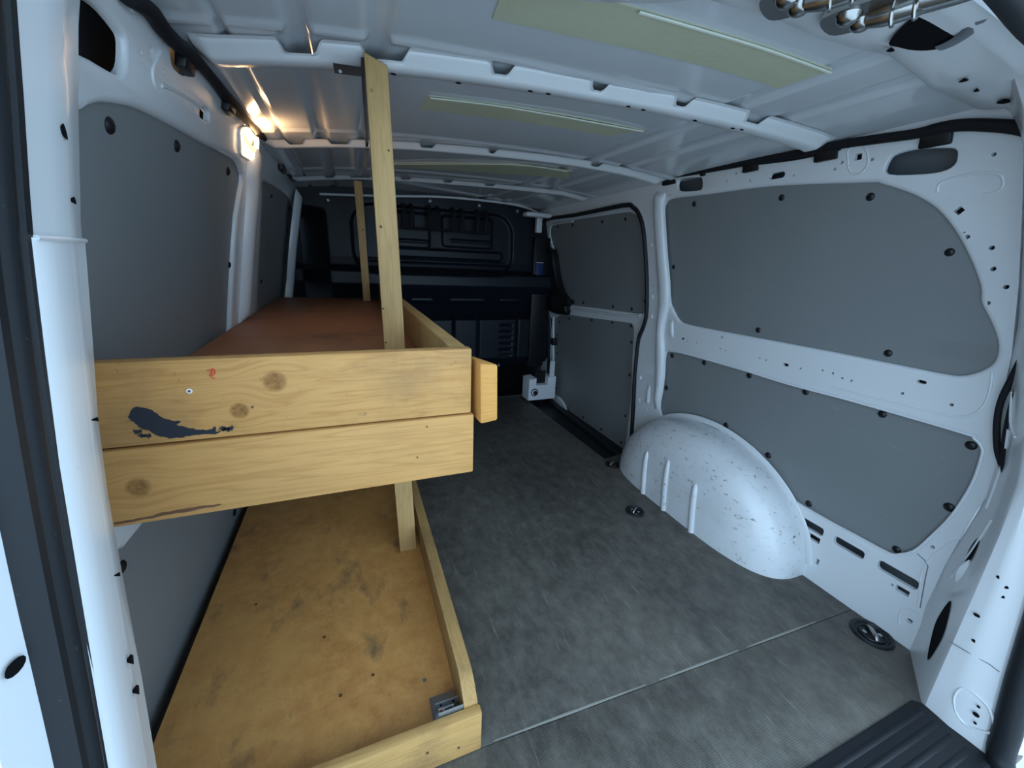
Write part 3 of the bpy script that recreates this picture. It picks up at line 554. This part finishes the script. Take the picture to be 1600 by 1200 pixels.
# rear header
F_ = sorted([(0.104,0.692),(0.240,0.738),(0.302,0.677),(0.373,0.656),(0.442,0.628),(0.481,0.604),(0.503,0.581),(0.570,0.577),(0.644,0.569),(0.756,0.570),(0.839,0.557),(0.903,0.541),(0.952,0.545),(1.092,0.556),(1.234,0.539)])
hx = np.linspace(-.24, 1.25, 120); vs_, fs = [], []
def front_y(x): return float(np.interp(x, [-.25, .0, .15]+[p[0] for p in F_[2:]]+[1.26], [.60, .70, .73]+[p[1] for p in F_[2:]]+[.47]))
for x in hx:
    z = roofz(x); yf = front_y(x); yr = .408+.02*(abs(x-.505)/.75)**2+(.10 if x < -.1 else 0)*(min(1, (-.1-x)/.1) if x < -.1 else 0)
    for (yy, hz) in ((yf, -.001), (yf-.004, -.012), (yf-.012, -.018), (yf*.6+yr*.4, -.022), (yf*.3+yr*.7, -.026), (yr+.015, -.030), (yr, -.034), (yr-.02, -.030), (yr-.03, -.005), (yr-.04, .04)): vs_.append((x, yy, z+hz))
for i in range(len(hx)-1):
    for j in range(9): fs.append((i*10+j, i*10+j+1, (i+1)*10+j+1, (i+1)*10+j))
trim3 = tag(mesh('trim_3', vs_, fs, paint, None, 40), None, None, None, 'structure')
for p, r_, q in zip([(0.864,0.510),(1.063,0.492),(1.119,0.494),(1.195,0.481),(1.256,0.474)], (.006, .007, .005, .010, .004), ((1.3, .8), (.9, 1), (1.2, .8), (1.4, .9), (1, 1))): spot((p[0], p[1], roofz(p[0])-.0265), (0, 0, -1), r_, 'header_hole', trim3, black_void, (0, 1, 0), q)
gap = [(0.839,0.501),(0.863,0.499),(0.893,0.491),(0.914,0.475),(0.916,0.456),(0.906,0.434),(0.896,0.414),(0.874,0.400),(0.846,0.394),(0.805,0.405),(0.788,0.439),(0.806,0.469)]
vs_ = [(p[0], p[1], roofz(p[0])-.0275) for p in spline(gap, 3, True)]; n_ = len(vs_); cc = np.mean(np.array(vs_), axis=0)
mesh('hinge_opening', vs_+[tuple(cc)], [(i, (i+1) % n_, n_) for i in range(n_)], black_void, trim3, None)
tube('opening_fold', [(p[0], p[1], roofz(p[0])-.030) for p in [(0.909,0.465),(0.905,0.447),(0.890,0.425),(0.865,0.405)]], .007, dark_tone, trim3, 8, sq=(1.5, .5))
# hinges
def hinge(px, name, label):
    P = [(p[0], p[1]) for p in px]; (ax_, ay), (bx_, by) = P[0], P[1]; d_ = Vector((bx_-ax_, by-ay, 0)).normalized(); s = Vector((-d_.y, d_.x, 0)); z = roofz(ax_)-.026
    root = tag(empty(name, (ax_, ay, z)), label, 'hinge', 'tailgate hinges'); root.scale = (1.3, 1.3, 1.2)
    pts = [(-.030, -.016), (-.016, -.027), (.03, -.027), (.05, -.020), (.05, .020), (.03, .028), (-.010, .030), (-.028, .020)]
    pts = spline(pts, 3, True)
    sheet('hinge_plate', [tuple((Vector((0, 0, 0))+d_*a_+s*b_)[:2]) for a_, b_ in pts], [], .008, lambda u, v, w: Vector((u, v, w)), steel, root, .002, rim=.002)
    for a_, b_, r_ in ((-.004, -.012, .011), (.004, .012, .011)):
        c_ = d_*a_+s*b_; lathe('hinge_bolt', [(r_*1.15, 0), (r_*1.02, -.003), (r_*.9, -.006), (r_*.6, -.009), (r_*.2, -.0105)], steel, root, 18, Matrix.Translation(c_+Vector((0, 0, -.006))))
    tube('hinge_knuckle', [d_*.012+Vector((0, 0, -.012)), d_*.03+Vector((0, 0, -.013)), d_*.05+Vector((0, 0, -.013)), d_*.062+Vector((0, 0, -.012))], [.008, .011, .011, .010], steel, root, 14)
    tube('hinge_arm', [d_*.055+Vector((0, 0, -.014)), d_*.09+Vector((0, 0, -.016)), d_*.13+Vector((0, 0, -.012)), d_*.165+Vector((0, 0, .0))], [.010, .009, .009, .008], steel, root, 12, sq=(1.2, .8))
    for t_ in (.034, .052):
        tube('hinge_ring', [d_*t_+(s*math.cos(a_)+Vector((0, 0, 1))*math.sin(a_))*.0125+Vector((0, 0, -.013)) for a_ in [2*math.pi*i/14 for i in range(14)]], .0018, steel, root, 6, True, sm=1)
hinge([(0.717,0.482),(0.740,0.414)], 'tailgate_hinge', 'zinc tailgate hinge beside the black opening, fully in view at top right')
hinge([(0.604,0.497),(0.635,0.434)], 'tailgate_hinge', 'zinc tailgate hinge cut off by the top edge, left of its twin')

# open tailgate, raised overhead behind the camera
tg = sheet('door_2', [(-.22, 0), (1.23, 0), (1.20, .95), (1.10, 1.12), (-.09, 1.12), (-.19, .95)], [], .05, lambda u, v, w: Vector((u, .27-v*.94, 1.43+v*.34+w)), paint, None, .0, rim=.01)
tag(tg, None, None, None, 'structure')
# rear rubber seals, following the pillar edges
sp = [(-1, -.5), (-1.1, 0), (-.8, .45), (-.55, .35), (-.35, .7), (0, .75), (.25, .4), (.5, .7), (.8, .6), (1.0, .2), (1, -.5)]
def seal_path(pf, sgn, zs, inb=.0):
    out_ = []
    for z in zs:
        A, B, Cc = map(np.array, pf(z)); d_ = (Cc-B)/np.linalg.norm(Cc-B); out_.append((Cc[0]+sgn*.004, Cc[1]+d_[1]*.026, z))
    return out_
PR_ = seal_path(pill_R, 1, [.02, .1, .2, .3, .4, .5, .62, .72, .82, .92, 1.02, 1.12, 1.2, 1.26])
seal_r = tag(tube('rear_seal', [(.5, .04, -.035), (.9, .045, -.035), (1.13, .07, -.03), (1.205, .105, -.01)]+PR_+[(pr(1.3)-.175, .365, 1.316), (1.04, .361, 1.338), (.9, .359, 1.350), (.7, .348, 1.366), (.45, .347, 1.37)], .021, rubber, None, 12, up=None, sm=4), 'black rubber rear door seal curving along the right pillar and up to the header', 'seal')
PL2 = []
for z in [-.05, .1, .2, .3, .4, .5, .6, .7, .8, .9, 1.0, 1.1, 1.2, 1.3]:
    A, B, Cc = map(np.array, pill_L(z)); PL2.append((Cc[0]-.0105, Cc[1]+sm(z, [.62, .85, 1.2], [-.0115, -.0155, -.0175]), z))
seal_l = tag(tube('rear_seal', PL2, [sm(p[2], [.62, .85, 1.2], [.0195, .0215, .0245]) for p in PL2], rubber, None, up=(1, .12, 0), sm=3, prof=[(-1.0, -.6), (-1.05, .1), (-.9, .42), (-.62, .46), (-.48, .30), (-.34, .50), (-.05, .60), (.22, .52), (.34, .36), (.46, .56), (.72, .58), (.95, .34), (1.05, -.1), (1.0, -.6)]), 'thick grooved black rubber door seal along the left pillar in the foreground', 'seal')
# outer body beyond the left seal
spot_z = [(0.309,0.720)][0]
# rear sill mat
sm_out = [(1.224,0.276),(0.817,0.277)]+[(.60, .285), (.20, .29), (.20, .10), (1.235, .10), (1.236, .20), (1.24, .262)]
sill = tag(sheet('sill_mat', sm_out, [], .012, lambda u, v, w: Vector((u, v, w)), rubber, None, .006, rim=.004), 'black ribbed rubber sill strip across the rear floor edge, bottom right', 'mat')
for i in range(5):
    y = .255-.028*i; tube('tread_rib', [(.22, y, .006), (.6, y, .006), (1.21, y-.002, .006)], .004, rubber, sill, 6, sm=1, sq=(1.6, .6))

# ------------------------------------------------------------ bulkhead
WO = [(0.908,1.306),(0.967,1.290),(1.011,1.245),(1.043,1.153),(1.061,1.065),(1.045,1.000),(1.003,0.960),(0.947,0.941),(0.607,0.926),(0.356,0.914),(0.110,0.910),(0.045,0.938),(0.027,0.994),(0.026,1.075),(0.052,1.195),(0.087,1.240),(0.142,1.263),(0.299,1.279),(0.384,1.286),(0.622,1.298)]
wx = [p[0] for p in WO]; wz = [p[1] for p in WO]; WX0, WX1, WZ0, WZ1 = min(wx), max(wx), min(wz), max(wz)
def rbox(x, z, x0, x1, z0, z1, r):
    qx = abs(x-(x0+x1)/2)-(x1-x0)/2+r; qz = abs(z-(z0+z1)/2)-(z1-z0)/2+r
    return math.hypot(max(qx, 0), max(qz, 0))+min(max(qx, qz), 0)-r
def ss(t): t = max(0, min(1, t)); return t*t*(3-2*t)
gz = lambda py: None
ZR = dict(zip((425, 445, 470, 490, 500, 562, 575, 390, 405, 412), [p[1] for p in [(0.607,0.926),(0.607,0.843),(0.606,0.737),(0.606,0.650),(0.605,0.606),(0.604,0.324),(0.604,0.263),(0.608,1.068),(0.608,1.007),(0.608,0.979)]]))
BOX1, BOX2 = [(0.210,1.148),(0.491,1.070)], [(0.575,1.172),(0.914,1.087)]
RIBX = [p[0] for p in [(0.641,0.516),(0.819,0.512),(1.117,0.505)]]
def bulk_y(x, z):
    y = float(np.interp(z, [-.1, ZR[575], ZR[562], ZR[500], ZR[490], ZR[445], ZR[425]-.01, ZR[425]+.02, 1.0, 1.4], [2.76, 2.73, 2.68, 2.675, 2.75, 2.62, 2.625, 2.69, 2.70, 2.71]))
    d_ = rbox(x, z, WX0, WX1, WZ0, WZ1, .13); y += .022*ss(.5-d_/.02)
    d_ = rbox(x, z, WX0+.03, WX1-.03, ZR[412], ZR[405]-.012, .008); y += .012*ss(.5-d_/.012)
    d_ = rbox(x, z, WX0+.25, WX1-.07, ZR[405]+.004, ZR[390]-.004, .02); y -= .016*ss(.5-d_/.014)
    for (p0, p1) in (BOX1, BOX2):
        d_ = rbox(x, z, p0[0], p1[0], p1[1], WZ1-.03, .02); y -= .015*ss(.5-d_/.012)
        d_ = rbox(x, z, p0[0]+.05, p1[0]-.01, p1[1]+.030, p1[1]+.045, .005); y -= .008*ss(.5-d_/.008)
    if z < ZR[490]-.01:
        for rx in RIBX: y += .018*ss(1-abs(x-rx)/.014)
        if .98 < x < 1.08:
            for k in range(6): y += .010*ss(1-abs(z-(.565-.045*k))/.012)
    for (x0, x1) in ((.36, .50), (.62, .86), (.98, 1.12)): y -= .010*ss(1-rbox(x, z, x0, x1, ZR[470]-.008, ZR[470]+.008, .006)/.006)
    y += min(.21, 1.3*max(0, -.11-x))*ss((1.27-z)/.06)
    return y
xs = np.linspace(-.42, 1.40, 260); zs_ = np.linspace(ZR[575], 1.40, 200)
vs_ = [(x, bulk_y(x, z), z) for z in zs_ for x in xs]; nx = len(xs)
fs = [(i*nx+j, i*nx+j+1, (i+1)*nx+j+1, (i+1)*nx+j) for i in range(len(zs_)-1) for j in range(nx-1)]
bulk = tag(mesh('wall_front', vs_, fs, navy, None, 60), None, None, None, 'structure')
box('dark_closing_sheet', (-.5, 2.93, -.1), (1.5, 2.96, 1.44), black_void, bulk, .001)  # added black sheet behind the bulkhead, stops light leaks and darkens the gap
for p in [(0.999,0.255),(1.236,0.262),(0.496,1.351),(0.818,1.353),(1.091,1.340),(-0.089,1.302),(1.270,1.053)]: lathe('bulkhead_bolt', [(.011, .0), (.011, .006), (.006, .010), (.002, .010)], galv, bulk, 10, Matrix.Translation((p[0], bulk_y(*p)-.001, p[1])) @ Matrix.Rotation(math.pi/2, 4, 'X'))
tube('bulkhead_top_edge', [(x, 2.68, z) for x, z in [(-0.130,1.328),(0.220,1.351),(0.610,1.380),(1.047,1.377),(1.240,1.340)]], .007, paint, bulk, 8)
q = [(1.110,1.334),(1.423,1.321),(1.264,1.208)]
box('corner_bracket', (q[0][0]-.03, 2.52, q[1][1]-.025), (1.27, 2.60, q[0][1]-.01), paint, bulk, .015)
box('corner_bracket', (1.205, 2.62, [(1.249,1.207)][0][1]), (1.245, 2.66, q[1][1]), paint, bulk, .006)
q = [(1.232,1.008),(1.285,0.911)]; b_ = box('edge_strip', (q[0][0]-.02, 2.655, .25), (q[1][0]+.05, 2.69, 1.18), plastic, bulk, .004)
box('blue_label', (q[0][0], 2.651, q[1][1]), (q[1][0], 2.656, q[0][1]), blue_lab, bulk, .0005)
for z_ in (q[0][1]+.004, q[1][1]-.004): box('label_edge', (q[0][0], 2.648, z_-.002), (q[1][0], 2.656, z_+.002), white_label, bulk, 0)
# hook rail of black straps over the window
hr = tag(empty('strap_rail', (.6, 2.66, 1.2)), 'black rail of looped hanging straps over the bulkhead window recess', 'rail')
HX = [p[0] for p in [(0.328,1.223),(0.374,1.226),(0.482,1.234),(0.535,1.238),(0.634,1.246),(0.689,1.250),(0.793,1.257),(0.851,1.262)]]; zt, zb = [(0.609,1.309)][0][1], [(0.609,1.182)][0][1]
for x in HX: tube('strap', [(x-.6, .02, zt-1.2+.01), (x-.6, -.02, zt-1.2-.02), (x-.6, -.028, (zt+zb)/2-1.2), (x-.6, -.02, zb-1.2)], .011, cloth, hr, 8, sq=(1.2, .5))
tube('rail_bar', [(HX[0]-.63, -.014, zb-1.2), (HX[3]-.6, -.014, zb-1.2), (HX[-1]-.575, -.014, zb-1.2)], .008, cloth, hr, 8)
# white bracket box at the floor
q = [(1.182,0.178),(1.406,-0.014)]; bx = tag(empty('bracket_box', (q[0][0], 2.55, 0)), 'small white metal box with a round black port at the front right floor corner', 'box')
x0, x1, z0, z1 = 0, q[1][0]-q[0][0], .012, q[0][1]
sheet('box_face', [(x0, z0), (x1, z0), (x1, z1+.01), (x1*.70, z1+.01), (x1*.70, z1-.05), (x1*.27, z1-.05), (x1*.27, z1+.005), (x0, z1)], [], .12, lambda u, v, w: Vector((u, .10-w, v)), mat('white_box_paint', (.8, .83, .88), .35), bx, .10, rim=.004)
sheet('box_tab', slot((x1*.87, z1+.06), .04, .14, 0, 4, .012), [], .006, lambda u, v, w: Vector((u, .10-w, v)), paint, bx, .08)
sheet('box_recess', [(x1*.30, z1-.045), (x1*.67, z1-.045), (x1*.67, z1+.05), (x1*.30, z1+.05)], [], .01, lambda u, v, w: Vector((u, .10-w, v)), plastic, bx, .06)
tube('port_ring', [(x1*.21+.026*math.cos(a_), -.002, .075+.026*math.sin(a_)) for a_ in [2*math.pi*i/16 for i in range(16)]], .004, plastic, bx, 8, True, sm=1)
lathe('port_plug', [(.016, 0), (.016, .006), (.010, .008), (.002, .008)], plastic, bx, 14, Matrix.Translation((x1*.23, 0, .072)) @ Matrix.Rotation(math.pi/2, 4, 'X'))

# ------------------------------------------------------------ roof foam pads
PADS = []
def fpad(P, label, th=.004):
    P = [tuple(p) for p in P]
    o = tag(sheet('roof_pad', P, [], th, lambda u, v, w: Vector((u, v, roofz(u)-.0025-w)), foam, None, 0.0, (), [-.2+.08*i for i in range(19)], [], 0), label, 'pad', None)
    PADS.append(o); return o
fpad([(0.254,0.782),(0.401,0.773),(0.543,0.758),(0.864,0.734),(0.897,0.736),(0.908,0.632),(0.737,0.641),(0.461,0.657),(0.380,0.661),(0.243,0.687)], 'wide cream roof pad nearest the rear door, before the first roof bow')
fpad([(0.211,1.271),(0.470,1.238),(0.781,1.206),(0.841,1.106),(0.430,1.138),(0.216,1.166)], 'narrow cream roof pad just beyond the thick white roof bow')
fpad([(0.204,2.076),(0.734,1.909),(0.970,1.782),(0.916,1.669),(0.660,1.721),(0.211,1.976)], 'thin distant cream roof pad between the second and third roof bows')
for P, nm in (([(0.461,0.657),(0.590,0.650),(0.737,0.641),(0.907,0.633)], 0), ([(0.219,1.165),(0.430,1.138),(0.834,1.104)], 1), ([(0.211,1.976),(0.660,1.721),(0.898,1.672)], 2)):
    tube('pad_edge', [(x, y, roofz(x)-.006) for x, y in P], .0035, foam_edge, PADS[nm], 8, sq=(1, .6))

# ------------------------------------------------------------ wiring
def harness(name, P, r, label, clips_=(), parent=None, m=cloth): 
    o = tag(tube(name, P, r, m, None, 10, sm=5), label, 'cable')
    for c_ in clips_: hexa('cable_clip', c_, plastic, o, .004)
    return o
def RW(P, w): return [MR(u, v, w) for u, v in P]
def LW(P, w): return [ML(u, v, w) for u, v in P]
def slab(fm, c_, du, dv, w0, w1):
    u, v = c_; a_, b_ = du/2, dv/2
    return [fm(u-a_, v-b_, w0), fm(u+a_, v-b_, w0), fm(u+a_, v-b_, w1), fm(u-a_, v-b_, w1), fm(u-a_*.95, v+b_, w0), fm(u+a_*.95, v+b_, w0), fm(u+a_*.95, v+b_, w1), fm(u-a_*.95, v+b_, w1)]
harness('wire_harness', RW([(0.427,1.274),(0.465,1.298),(0.512,1.315),(0.563,1.328),(0.600,1.331),(0.640,1.330),(0.710,1.336),(0.802,1.343),(0.889,1.343),(1.008,1.349),(1.261,1.360),(1.518,1.375),(1.740,1.376),(1.987,1.381),(2.263,1.379)], .012), [.014, .013, .012, .012, .012, .011, .011, .011, .010, .010, .011, .011, .011, .012, .012], 'black wiring harness running along the right roof rail', [slab(MR, c_, a_, b_, .0, .014) for c_, a_, b_ in (([(0.602,1.314)][0], .058, .034), ([(0.838,1.328)][0], .060, .032), ([(1.073,1.337)][0], .055, .026), ([(1.272,1.353)][0], .02, .02), ([(1.449,1.351)][0], .07, .024), ([(2.007,1.375)][0], .12, .03), ([(1.823,1.372)][0], .05, .03))])
harness('wire_cable', RW([(0.803,1.335),(0.910,1.334),(1.010,1.341),(1.153,1.354),(1.265,1.359)], .006), .005, 'thin black cable sagging just below the right roof rail harness')
harness('wire_harness', LW([(0.785,1.313),(0.823,1.322),(0.859,1.327),(0.897,1.324),(0.950,1.327),(0.994,1.332),(1.036,1.335),(1.080,1.340),(1.158,1.343),(1.252,1.343),(1.347,1.347),(1.454,1.348),(1.549,1.350),(1.685,1.365),(1.913,1.393),(2.137,1.417),(2.343,1.408),(2.651,1.403),(3.081,1.418)], .012), [.012, .012, .012, .012, .012, .014, .013, .010, .010, .012, .012, .010, .014, .012, .012, .016, .014, .016, .016], 'black wiring harness running along the left roof rail past the lamp', [slab(ML, c_, a_, b_, .0, .018) for c_, a_, b_ in (([(1.001,1.323)][0], .05, .04), ([(1.285,1.337)][0], .06, .038), ([(2.137,1.361)][0], .12, .05), ([(2.415,1.373)][0], .2, .04))])
def PF(P, o=.006): return [ABface(a_, b_, o) for a_, b_ in P]
harness('wire_harness', [(pr(z)-.03-o_, y, z) for (y, z), o_ in zip([(0.344,0.936),(0.358,0.859),(0.363,0.808),(0.367,0.755),(0.361,0.703),(0.346,0.645),(0.331,0.612),(0.319,0.594),(0.310,0.579)], (0, 0, 0, 0, 0, 0, 0, 0, -.02))], [.009, .008, .007, .006, .006, .006, .006, .007, .005], 'black wire harness looping down the right rear pillar, outer strand')
harness('wire_harness', [(pr(z)-.045, y, z) for (y, z) in [(0.326,0.913),(0.341,0.843),(0.344,0.786),(0.341,0.728),(0.332,0.670),(0.319,0.612),(0.302,0.557)]], [.010, .010, .008, .008, .009, .009, .003], 'black wire harness strand nearest the right rear seal, ending in a point')

# ------------------------------------------------------------ floor tie-downs
def tie(p, R_, label, ang):
    t = tag(empty('tie_down', (p[0], p[1], 0)), label, 'tie-down', 'floor tie-down rings'); t.rotation_euler = (0, 0, ang)
    lathe('cup_rim', [(R_, -.001), (R_, .003), (R_*.93, .006), (R_*.80, .006), (R_*.74, .002), (R_*.70, .0015), (.001, .0015)], plastic, t, 28)
    tube('cup_ring', [(R_*.58*math.cos(a_), R_*.58*math.sin(a_), .003) for a_ in [2*math.pi*i/20 for i in range(20)]], .003, plastic, t, 6, True, sm=1)
    tube('lashing_bar', [(-R_*.5, 0, .002), (-R_*.3, 0, .009), (0, 0, .011), (R_*.3, 0, .009), (R_*.5, 0, .002)], .0055, steel, t, 8)
    for s_ in (-1, 1): lathe('screw', [(.006, 0), (.006, .004), (.003, .005)], steel, t, 10, Matrix.Translation((0, s_*R_*.36, .001)))
tp = [(1.224,1.532),(1.069,1.150),(1.354,0.426)]
tie(tp[0], .040, 'small round tie-down ring farthest away, near the sliding door step', .3)
tie(tp[1], .040, 'round tie-down ring on the floor beside the middle of the wheel arch', .5)
tie(tp[2], .052, 'large black tie-down ring on the floor nearest the right rear pillar', .9)

# ------------------------------------------------------------ wooden shelving unit
unit = tag(empty('shelving_unit', (-.1, .6, 0)), 'two-tier pine shelving unit with raised edge boards along the left side', 'shelf')
UO = Vector((-.1, .6, 0))
def U(o): o.location = -UO; return o
K = [(-0.109,0.828),(-0.156,0.789),(-0.283,0.693)]
front_up = wood('pine_front_upper', PL_, PM_, PD_, 'X', 1.0, [(K[0][0], .61, K[0][1], .0145), (K[1][0], .61, K[1][1], .0115)], .42)
front_lo = wood('pine_front_lower', PL_, (.41, .20, .062), PD_, 'X', .85, [(K[2][0], .61, K[2][1], .0135)], .16)
z_ = [(0.174,0.864),(-0.297,0.864),(0.175,0.748),(-0.312,0.752),(0.180,0.637),(-0.325,0.638),(0.180,0.739)]
zt = (z_[0][1]+z_[1][1])/2; zm = (z_[2][1]+z_[3][1])/2; zb = (z_[4][1]+z_[5][1])/2
fu = U(box('front_board', (-.36, .610, zm+.0012), (.1765, .632, zt), front_up, unit, .0035)); fu['label'] = 'upper front board with black paint smear'
flb = U(box('front_board', (-.37, .608, zb), (.181, .632, zm-.0012), front_lo, unit, .003)); flb['label'] = 'lower front apron board with a round knot'
pin = wood('pine_front_low_shelf', (.56, .33, .12), (.40, .21, .07), PD_, 'X', .9, (), .55)
lz = [(0.181,0.148),(0.194,-0.004)]
U(box('front_board', (-.46, .546, .002), (.190, .568, .110), pin, unit, .004))
# side boards
U(hexa('side_board', [(.150, .632, .765), (.180, .632, .765), (.180, 2.50, .765), (.150, 2.50, .765), (.150, .632, .858), (.180, .632, .858), (.180, 2.50, .850), (.150, 2.50, .850)], pine_y, unit, .003))
U(sheet('side_board', [(.568, .002), (2.5, .002), (2.5, .15), (.618, .15), (.60, .142), (.568, .113)], [], .03, lambda u, v, w: Vector((.157+w, u, v)), pine_y, unit, .03, (), [.8, 1.1, 1.4, 1.7, 2.0, 2.3], [], .003))
e_ = [(0.187,0.846),(0.219,0.833),(0.195,0.730),(0.223,0.735)]
U(hexa('end_block', [(.190, .598, .733), (.2215, .598, .737), (.197, .655, .737), (.186, .655, .733), (.187, .598, .841), (.2185, .598, .838), (.194, .655, .840), (.184, .655, .841)], pine_end, unit, .004))['label'] = 'short block with its pale end grain facing the rear door'
# decks
U(hexa('shelf_deck', [(-.350, .632, .745), (.150, .632, .745), (.150, 2.52, .745), (-.372, 2.52, .745), (-.350, .632, .768), (.150, .632, .768), (.150, 2.52, .768), (-.372, 2.52, .768)], deck_up, unit, .001))['label'] = 'reddish brown upper deck'
U(hexa('shelf_deck', [(-.432, .568, .035), (.158, .568, .035), (.156, 2.52, .035), (-.436, 2.52, .035), (-.432, .568, .052), (.158, .568, .052), (.156, 2.52, .052), (-.436, 2.52, .052)], deck_low, unit, .001))['label'] = 'stained ochre lower deck'
for y in (.66, 1.25, 1.9, 2.45): U(box('bearer', (-.40, y, .70), (.15, y+.04, .745), pine_y, unit, .002))
for y in (.66, 1.25, 1.9, 2.45): U(box('bearer', (-.42, y, .0), (.155, y+.04, .035), pine_y, unit, .002))
# posts
U(hexa('post', [(.062, .95, .768), (.110, .95, .768), (.112, .99, .768), (.064, .99, .768), (.053, .95, 1.375), (.0965, .95, 1.358), (.099, .99, 1.375), (.055, .99, 1.375)], pine_post, unit, .003))
U(hexa('post', [(.056, 2.34, .768), (.093, 2.34, .768), (.095, 2.375, .768), (.058, 2.375, .768), (.048, 2.34, 1.365), (.087, 2.34, 1.365), (.089, 2.375, 1.365), (.05, 2.375, 1.365)], pine_post, unit, .003))
U(hexa('post', [(.090, 1.15, .052), (.145, 1.15, .052), (.147, 1.19, .052), (.092, 1.19, .052), (.070, 1.15, .745), (.124, 1.15, .745), (.126, 1.19, .745), (.072, 1.19, .745)], pine_post, unit, .003))
U(box('post', (.10, 2.34, .052), (.14, 2.38, .745), pine_post, unit, .003))
# small knots, screws and nails
kn = mat('knot_wood', (.13, .06, .03), .6)
def knot(P, Y, r, par=unit, m=kn, name='knot'):
    for x, z in P: U(spot((x, Y, z), (0, -1, 0), r, name, par, m))
knot([(0.068,1.063)], .9495, .0030); knot([(0.064,0.889)], .9495, .0022); knot([(0.091,1.211)], .9495, .0022); knot([(0.064,1.312)], .9495, .0030, m=pine_y); knot([(0.077,1.134)], 2.339, .004)
knot([(0.066,0.811),(0.120,0.895)][:1], .9495, .0022)
knot([(-0.207,0.822)], .6095, .0035, m=white_label, name='splinter'); knot([(-0.207,0.822)], .6090, .0018)
knot([(-0.140,0.793),(-0.145,0.831)][:1], .6095, .0018); knot([(0.100,0.736),(0.083,0.682)], .6075, .0016)
knot([(0.076,0.059),(0.140,0.036)], .5455, .0030)
# flat marks on the front boards
def flatmark(name, P, Y, m, jag=.0):
    P = spline(P, 4, True); P = [(x+random.uniform(-jag, jag), z+random.uniform(-jag, jag)) for x, z in P]
    me = [Vector((x, 0, z)) for x, z in P]; tri = tessellate_polygon([[Vector((x, z, 0)) for x, z in P]])
    vs_ = [(x, Y, z) for x, z in P]+[(x, Y+.0006, z) for x, z in P]; n = len(P)
    return U(mesh(name, vs_, [tuple(t) for t in tri]+[(i, (i+1) % n, n+(i+1) % n, n+i) for i in range(n)], m, unit, None))
flatmark('paint_smear', [(-0.275,0.792),(-0.271,0.801),(-0.265,0.805),(-0.259,0.804),(-0.253,0.801),(-0.247,0.795),(-0.241,0.788),(-0.233,0.783),(-0.223,0.780),(-0.228,0.777),(-0.219,0.772),(-0.210,0.768),(-0.201,0.766),(-0.192,0.765),(-0.187,0.769),(-0.187,0.762),(-0.181,0.762),(-0.189,0.758),(-0.199,0.759),(-0.214,0.759),(-0.227,0.758),(-0.237,0.758),(-0.245,0.761),(-0.252,0.765),(-0.259,0.772),(-0.266,0.777),(-0.271,0.785)], .6092, dark_smear, .0008)
for c_ in [(-0.179,0.765),(-0.174,0.763),(-0.170,0.765),(-0.266,0.766),(-0.261,0.764),(-0.270,0.772)]: flatmark('paint_smear', circ(c_, .0028, 5, 1.6), .6092, dark_smear, .0018)
U(tube('ink_mark', [(x, .6092, z) for x, z in [(-0.184,0.848),(-0.176,0.850),(-0.176,0.844),(-0.182,0.841),(-0.177,0.851),(-0.180,0.840),(-0.177,0.837)]], .0006, red_ink, unit, 5))
U(flatmark('worn_edge', [(-0.323,0.643),(-0.303,0.644),(-0.281,0.645),(-0.264,0.648),(-0.231,0.648),(-0.194,0.647),(-0.193,0.643),(-0.232,0.644),(-0.265,0.641),(-0.290,0.640),(-0.321,0.639)], .6074, kn, .0012)) if False else flatmark('worn_edge', [(-0.323,0.645),(-0.303,0.646),(-0.281,0.647),(-0.264,0.650),(-0.231,0.651),(-0.201,0.650),(-0.200,0.648),(-0.232,0.646),(-0.265,0.645),(-0.289,0.644),(-0.320,0.643)], .6073, kn, .0008)
for p in [(-0.129,0.893),(-0.312,1.065),(-0.017,0.749),(-0.087,0.725),(-0.120,1.215),(-0.036,1.428),(0.162,0.491)][:4]: U(spot((p[0], p[1], .0522), (0, 0, 1), .004, 'stain', unit, kn, (0, 1, 0)))
U(lathe('screw', [(.0045, 0), (.0045, .0015), (.002, .0018)], galv, unit, 12, Matrix.Translation((*[(0.096,0.695)][0], .052))))
# galvanised angle bracket with printed label in the lower front corner
bq = [(0.107,0.642),(0.154,0.643),(0.156,0.606),(0.099,0.601)]
U(box('angle_bracket', (.098, .572, .053), (.154, .650, .0555), galv, unit, .0008)); U(box('angle_bracket', (.104, .5700, .053), (.1565, .5725, .118), galv, unit, .0008))
U(box('price_sticker', (.110, .5735, .062), (.140, .5740, .100), white_label, unit, 0))
br = U(box('angle_bracket', (.103, .602, .0555), (.153, .6045, .100), galv, unit, .0008)); br['label'] = 'upright leaf of the galvanised angle bracket'
U(box('sticker', (.110, .6010, .060), (.143, .6018, .083), white_label, unit, 0)); U(box('sticker_print', (.112, .6002, .073), (.118, .6009, .080), red_ink, unit, 0))
for k in range(3): U(box('sticker_print', (.123, .6002, .076-.005*k), (.140, .6009, .0785-.005*k), plastic, unit, 0))
for p in ((.112, .632), (.138, .636)): U(lathe('screw', [(.0045, 0), (.0045, .0015), (.002, .0018)], galv, unit, 12, Matrix.Translation((p[0], p[1], .0555))))
for p in ((.115, .093), (.142, .092)): U(spot((p[0], .6018, p[1]), (0, -1, 0), .0028, 'bracket_hole', unit, black_void))
# dark plate fixing the front post to the roof bow
pq = [(-0.003,1.344),(0.050,1.347),(0.047,1.332),(-0.001,1.329)]
U(sheet('fixing_plate', [(p[0], p[1]) for p in pq], [], .003, lambda u, v, w: Vector((u, .947-w, v)), brownplate, unit, 0., rim=.0008)); U(box('fixing_plate', (.048, .952, 1.22), (.053, .985, 1.365), brownplate, unit, .0008))
U(spot((pq[0][0]+.012, .9465, pq[0][1]-.012), (0, -1, 0), .003, 'plate_screw', unit, galv))
